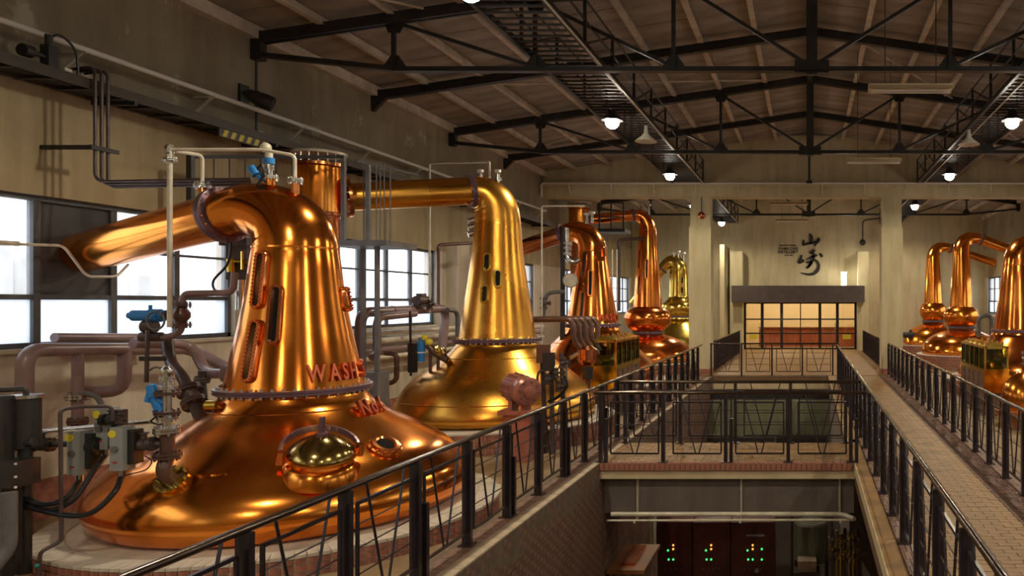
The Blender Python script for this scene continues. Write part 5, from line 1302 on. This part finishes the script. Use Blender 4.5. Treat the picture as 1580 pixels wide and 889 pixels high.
# ------------------------------------------------------------------ cross beam pipe, column fittings, entrance wall
t = thing('beam_pipe', 'pale pipe on brackets along the face of the cross beam', 'pipe', (-8.5, 26.1, 6.4))
MB().tube(fillet([(-8.9, 26.08, 5.95), (-8.9, 26.08, 6.4), (8.9, 26.08, 6.4)], 0.08), 0.035, 10).build('pipe', 'white_paint', t)
x = -8.0
while x < 9:
    MB().bar((x, 26.1, 6.37), (x, 26.3, 6.08), 0.035, 0.03).build('bracket', 'galvanised', t, 0); x += 1.42
t = thing('alarm_bell', 'round red alarm lamp on the left free column', 'alarm', (-3.6, 26.2, 5.4))
q = P(1082, 332, 26.2); MB().lathe([(0.12, 0), (0.12, 0.04), (0.08, 0.07), (0.03, 0.1), (0.0001, 0.1)], (q.x, 26.27, q.z), 20, (0, -1, 0)).build('lamp', 'red_copper', t); MB().cyl((q.x, 26.25, q.z + 0.1), (q.x, 26.25, 5.97), 0.015, n=6).build('conduit', 'dark_pipe', t)
t = thing('security_camera', 'dark dome camera hanging from a bent conduit right of the lettering', 'camera', P(1331, 372, 39.6))
q = P(1331, 374, 39.7); MB().ball(q, 0.16).build('dome', 'black_steel', t); MB().tube(fillet([q, P(1331, 340, 39.7), P(1358, 337, 39.8)], 0.2), 0.04, 8).build('conduit', 'dark_pipe', t)
MB().mm(q.x - 0.1, q.x + 0.1, 39.7, 40.0, q.z - 0.05, q.z + 0.05).build('bracket', 'black_steel', t, 0)
t = thing('wall_lantern', 'bright white wall lantern above the entrance canopy', 'lantern', P(1302, 430, 39.2))
q = P(1302, 426, 39.2); MB().mm(q.x - 0.12, q.x + 0.12, 39.1, 39.3, q.z - 0.25, q.z + 0.15).build('glass', 'wall_glow', t, 0); MB().mm(q.x - 0.16, q.x + 0.16, 39.06, 39.34, q.z + 0.15, q.z + 0.2).build('cap', 'white_paint', t, 0)
MB().mm(q.x - 0.14, q.x + 0.14, 39.08, 39.32, 3.24, q.z - 0.25).build('base', 'white_paint', t, 0)
li = bpy.data.lights.new('lantern_source', 'POINT'); li.energy = 60; li.color = (1, 0.92, 0.75); li.shadow_soft_size = 0.12
lo = bpy.data.objects.new('lantern_source', li); lo.location = (q.x, 38.9, q.z); COL.objects.link(lo)
li = bpy.data.lights.new('canopy_downlight', 'SPOT'); li.energy = 90; li.color = (1, 0.85, 0.6); li.spot_size = math.radians(120); li.shadow_soft_size = 0.08
lo = bpy.data.objects.new('canopy_downlight', li); lo.location = (-1.3, 39.2, 2.38); COL.objects.link(lo)
t = thing('canopy_lamp', 'small lit downlight under the entrance canopy', 'downlight', (-1.3, 39.2, 2.4))
MB().cyl((-1.3, 39.2, 2.395), (-1.3, 39.2, 2.42), 0.1, n=16).build('lens', 'wall_glow', t); MB().lathe([(0.1, 0), (0.13, 0), (0.13, 0.025), (0.1, 0.025)], (-1.3, 39.2, 2.395), 20).build('trim_ring', 'white_paint', t)

# brush lettering on the entrance wall: two characters in ink strokes, with small lines of lettering beside them
def stroke(m, pts, wid):
    """tapering brush stroke in the wall plane; pts in photo pixels"""
    q = smooth_path([V((x, w, y)) for (x, y), w in zip(pts, wid)], 5); k = len(q)
    L, R = [], []
    for i in range(k):
        a, b = q[max(i-1, 0)], q[min(i+1, k-1)]; d = V((b.x - a.x, 0, b.z - a.z)); d = d.normalized() if d.length else V((1, 0, 0)); nrm = V((-d.z, 0, d.x))
        c = V((q[i].x, 0, q[i].z)); w = q[i].y/2
        L.append(c + nrm*w); R.append(c - nrm*w)
    vs = []; 
    for dd in (39.955, 39.99):
        for s in (L, R):
            for c in s: g = P(c.x, c.z, 39.96); vs.append((g.x, dd, g.z))
    fs = []
    for i in range(k - 1):
        fs += [(i, i+1, k+i+1, k+i), (2*k+i, 3*k+i, 3*k+i+1, 2*k+i+1), (i, 2*k+i, 2*k+i+1, i+1), (k+i, k+i+1, 3*k+i+1, 3*k+i)]
    fs += [(0, k, 3*k, 2*k), (k-1, 3*k-1, 4*k-1, 2*k-1)]
    m.add(vs, fs)
sgn = thing('wall_sign', 'large black brush characters with small capitals on the entrance wall', 'sign', (-0.3, 39.95, 4.0))
def zc(x, y): return (1180 + x/8.083, 330 + y/8.083)
S = lambda pts, w: ([zc(*p) for p in pts], [v/8.083 for v in w])
m = MB(); stroke(m, *S([(562, 245), (578, 290), (578, 345), (572, 378)], [22, 46, 42, 30])); stroke(m, *S([(487, 325), (480, 372), (480, 392)], [26, 34, 22])); stroke(m, *S([(470, 392), (530, 372), (600, 360), (640, 345)], [16, 26, 26, 30]))
stroke(m, *S([(672, 300), (668, 330), (640, 365), (618, 402)], [34, 44, 38, 20])); m.build('brush_character', 'ink', sgn, 0)
m = MB(); stroke(m, *S([(462, 512), (446, 555), (425, 600), (430, 618)], [24, 34, 34, 22])); stroke(m, *S([(430, 618), (465, 600), (482, 582), (462, 572), (440, 585)], [16, 24, 22, 16, 10]))
stroke(m, *S([(560, 495), (592, 470), (630, 452)], [20, 40, 24])); stroke(m, *S([(515, 572), (570, 545), (640, 520), (655, 512)], [12, 26, 28, 16]))
stroke(m, *S([(598, 478), (606, 520), (592, 580), (560, 640), (520, 682)], [26, 40, 44, 34, 16])); stroke(m, *S([(515, 612), (540, 600), (580, 605), (548, 660), (525, 680)], [18, 26, 30, 26, 14]))
stroke(m, *S([(600, 572), (648, 590), (672, 640), (660, 700), (610, 745), (540, 755), (445, 735)], [22, 30, 36, 42, 40, 28, 8])); stroke(m, *S([(684, 495), (702, 515), (716, 540)], [18, 36, 26])); m.build('brush_character', 'ink', sgn, 0)
def sign_line(text, px, py, hpx, wpx):
    total = 0; parts = []
    for ch in text:
        if ch == ' ': parts.append((None, 0.45)); total += 0.45; continue
        me, w = letter_mesh(ch, 1.0, 0.03, 'ink'); parts.append((me, w + 0.12)); total += w + 0.12
    s = 39.97/FPX; sx = wpx*s/total; sy = hpx*s/0.7; x = P(px, py, 39.97).x - wpx*s/2; z = P(px, py, 39.97).z
    for me, w in parts:
        if me:
            o = link('letter', me, sgn, loc=(x + w*sx/2, 39.985, z), rot=(PI/2, 0, 0)); o.scale = (sx, sy, 0.4)
        x += w*sx
sign_line('SUNTORY WHISKY', 1216, 378.8, 1.8, 27); sign_line('YAMAZAKI', 1216, 383.8, 4.0, 31); sign_line('DISTILLERY', 1216, 389.0, 4.0, 32); sign_line('SINCE 1923', 1217, 394, 1.5, 13)

# ------------------------------------------------------------------ the lower level in the pit
pipe('upper pale pipe slung under the crosswalk beam', [(-2.95, 11.72, -0.79), (0.55, 11.72, -0.79), (0.7, 11.5, -0.8)], 0.035, 'galvanised', 0.1, n=10)
pipe('lower pale pipe slung under the crosswalk beam', [(-3.0, 11.66, -0.87), (0.7, 11.66, -0.86)], 0.018, 'galvanised', 0.1, n=8)
for x, l in ((-2.58, 'first thin hanger rod on the crosswalk beam face'), (-1.0, 'middle thin hanger rod on the crosswalk beam face'), (0.5, 'last thin hanger rod on the crosswalk beam face')):
    tag(MB().mm(x - 0.015, x + 0.015, 11.84, 11.9, -0.86, -0.24).mm(x - 0.015, x + 0.015, 11.62, 11.9, -0.9, -0.87).build('hanger_rod', 'galvanised', None, 0), l, 'rod', 'hanger rods under the crosswalk')
YQ = 15.6
def control_panel(px0, px1, label, extra):
    a, b = P(px0, 1010, YQ), P(px1, 806, YQ); mx = (a.x + b.x)/2
    t = thing('control_cabinet', label, 'control cabinet', (mx, YQ, -4.1), 'maroon control cabinets in the pit')
    MB().mm(a.x + 0.01, b.x - 0.01, YQ, YQ + 0.6, -4.1, b.z).build('case', 'panel_maroon', t, 0); MB().mm(a.x + 0.03, b.x - 0.03, YQ - 0.012, YQ, -4.0, b.z - 0.06).build('door', 'panel_maroon', t, 0)
    cx = (px0 + px1)/2
    for dx, dy, m_ in ((0, -11, 'orange_led'), (0, -5, 'orange_led'), (-8, -3, 'green_led'), (-7, 11, 'green_led'), (0, 11, 'green_led')) + extra:
        q = P(cx + dx, 852 + dy, YQ); MB().cyl((q.x, YQ - 0.03, q.z), (q.x, YQ - 0.01, q.z), 0.019, n=10).build('indicator_lamp', m_, t)
    for dx in (-12, -4, 4, 12):
        q = P(cx + dx, 862 + 16, YQ); MB().cyl((q.x, YQ - 0.03, q.z), (q.x, YQ - 0.01, q.z), 0.014, n=8).build('switch', 'grey_steel', t)
    if extra:
        q = P(cx + 4, 826, YQ); MB().mm(q.x - 0.18, q.x + 0.18, YQ - 0.02, YQ - 0.012, q.z - 0.02, q.z + 0.02).build('name_plate', 'grey_box', t, 0)
        q = P(cx + 6, 880, YQ); MB().cyl((q.x, YQ - 0.03, q.z), (q.x, YQ - 0.01, q.z), 0.045, n=16).build('dial', 'grey_box', t)
control_panel(1010, 1068, 'maroon control cabinet with lit lamps, leftmost in the pit', ())
control_panel(1068, 1127, 'maroon control cabinet with lit lamps, middle of the three in the pit', ())
control_panel(1127, 1196, 'maroon control cabinet with pale name plate and dial in the pit', ((14, -5, 'green_led'), (14, 11, 'green_led')))
struct('column_lower', MB().mm(P(990, 0, 15.4).x, P(1010, 0, 15.4).x, 15.3, 15.6, -4.1, -0.5), 'plaster_pale')
t = thing('copper_topped_bench', 'low brown bench with a copper tray at the pit corner', 'bench', (-3.0, 12.6, -4.1))
a = P(938, 889, 12.4); zt_ = P(0, 850, 12.9).z
MB().mm(-3.05, P(1000, 0, 12.4).x, 12.0, 13.2, -4.1, zt_ - 0.06).build('base', 'brick_dark', t, 0); MB().mm(-3.08, P(1003, 0, 12.4).x, 11.95, 13.25, zt_ - 0.06, zt_).build('top', 'wood_brown', t, 0); MB().mm(-2.9, P(985, 0, 12.4).x, 12.15, 13.05, zt_, zt_ + 0.05).build('tray', 'red_copper', t, 0)
t = thing('steel_tank', 'dull grey-green vertical tank on a stand in the pit', 'tank', (0.05, 15.2, -4.1))
q = P(1252, 836, 15.2); MB().lathe([(0.2, q.z - 0.42), (0.33, q.z - 0.38), (0.33, q.z + 0.34), (0.3, q.z + 0.38), (0.1, q.z + 0.4)], (q.x, 15.3, 0), 28).build('shell', 'drum_grey', t)
for k in range(12):
    a = 2*PI*k/12; MB().mm(-0.012, 0.012, -0.012, 0.012, q.z - 0.38, q.z + 0.34)
for sx in (-0.3, 0.3):
    for sy in (-0.25, 0.25): MB().cyl((q.x + sx, 15.3 + sy, -4.1), (q.x + sx, 15.3 + sy, q.z - 0.3), 0.03, n=8).build('leg', 'dark_pipe', t)
for sx in (-0.38, 0.4): MB().cyl((q.x + sx, 15.2, -4.1), (q.x + sx, 15.2, -0.9), 0.025, n=8).build('side_pipe', 'dark_pipe', t)
t = thing('pit_box', 'small pale crate under the grey-green tank', 'crate', (0.0, 14.9, -4.1)); q = P(1245, 872, 14.8)
MB().mm(q.x - 0.18, q.x + 0.18, 14.7, 15.0, q.z - 0.1, q.z + 0.1).build('box', 'coping', t, 0); MB().mm(q.x - 0.25, q.x + 0.25, 14.65, 15.05, -4.1, q.z - 0.1).build('stand', 'dark_pipe', t, 0)
random.seed(21)
for i in range(7):
    px = 1284 + 6.5*i; yy = 12.55 + 0.1*i
    t = pipe('%s of seven upright valve pipes under the right-hand walkway' % ['first', 'second', 'third', 'fourth', 'fifth', 'sixth', 'seventh'][i], [P(px, 900, yy), P(px, 815 + 4*(i % 3), yy)], 0.03, ['brown_pipe', 'stainless', 'brass'][i % 3], 0.05, group='upright valve pipes in the pit', n=8)
    MB().cyl(V((P(px, 0, yy).x, yy, -4.1)), P(px, 900, yy), 0.03, n=8).build('foot', 'dark_pipe', t)
    for k in range(3): flange(P(px, 830 + 16*k + 3*(i % 2), yy), Z, 0.065, t, ['stainless', 'brass', 'brown_pipe'][(i + k) % 3], 0.012, 6)
    MB().cyl(P(px - 6, 845 + 5*(i % 4), yy), P(px + 6, 845 + 5*(i % 4), yy), 0.02, n=6).build('lever', 'stainless', t)
for z, l in ((P(0, 826, 13.2).z, 'upper brown pipe tying the upright valve pipes together'), (P(0, 853, 13.2).z, 'lower brown pipe tying the upright valve pipes together')):
    tag(MB().cyl((P(1287, 0, 13.1).x, 13.15, z), (P(1340, 0, 13.1).x, 13.15, z), 0.025, n=8).build('tie_pipe', 'brown_pipe'), l, 'pipe', 'tie pipes in the pit')
# second pit: dark duct, bench and cable box
t = thing('radiator_grille', 'black ribbed radiator box low in the second pit', 'radiator', P(1245, 690, 23.8))
a, b = P(1198, 689, 23.8), P(1278, 674, 23.8); MB().mm(a.x, b.x, 23.7, 24.1, a.z, b.z).build('case', 'black_steel', t, 0)
x = a.x + 0.06
while x < b.x: MB().bar((x, 23.85, b.z), (x + 0.06, 23.85, b.z + 0.08), 0.2, 0.025).build('fin', 'black_steel', t, 0); x += 0.13
MB().mm(a.x + 0.2, b.x - 0.2, 23.75, 24.05, -2.3, a.z).build('support', 'black_steel', t, 0)
tag(MB().mm(-3.0, P(1195, 0, 23.5).x, 23.3, 23.6, P(0, 680, 23.5).z, P(0, 674, 23.5).z).mm(-2.8, -2.7, 23.4, 23.5, -2.3, P(0, 680, 23.5).z).mm(-1.4, -1.3, 23.4, 23.5, -2.3, P(0, 680, 23.5).z).build('pit_bench', 'black_steel', None, 0), 'long dark shelf beside the ribbed radiator in the second pit', 'shelf')
tag(MB().mm(-3.08, PX1 - 0.01, 25.1, 25.4, -0.7, -0.46).build('pit_duct', 'black_steel', None, 0), 'dark duct in the shadow under the entrance landing', 'duct')

# ------------------------------------------------------------------ outside the first window
t = thing('outdoor_pipework', 'pale outdoor tanks and looped pipes seen through the first window', 'pipework', (-12.5, 10, -0.5))
for k, y in enumerate((11.6, 12.3, 13.4)): MB().tube(fillet([(-12.5, y, -0.5), (-12.5, y, 3.3 - 0.15*k), (-12.5, y + 0.5, 3.3 - 0.15*k), (-12.5, y + 0.5, 0.5)], 0.25), 0.11, 12).build('looped_pipe', 'exterior_pale', t)
MB().cyl((-13.2, 14.5, -0.5), (-13.2, 14.5, 2.9), 0.8, n=24).build('tank', 'exterior_pale', t)
MB().cyl((-11.0, 6, 2.1), (-11.0, 24, 2.1), 0.1, n=10).build('level_pipe', 'exterior_pale', t)
for y in (8.5, 13.5, 18.5, 23.5): MB().cyl((-11.0, y, -0.5), (-11.0, y, 2.1), 0.06, n=8).build('stand', 'exterior_pale', t)
struct('ground_outside', MB().mm(-60, XL - 0.3, -30, 70, -0.7, -0.5).mm(XR + 0.3, 60, -30, 70, -0.7, -0.5), 'exterior_pale')
t = thing('window_tube', 'thin pale tube bent across the dark window panel under the copper arm', 'tube', W(0, 378, -8.85))
MB().tube(fillet([W(-30, 374, -8.85), W(30, 377, -8.85), W(98, 379, -8.85), W(134, 427, -8.8), W(180, 427, -8.8), W(198, 408, -8.8)], 0.08), 0.016, 8).build('tube', 'galvanised', t); MB().cyl(W(-30, 373, -8.85), W(28, 376, -8.85), 0.03, n=8).build('sleeve', 'galvanised', t)
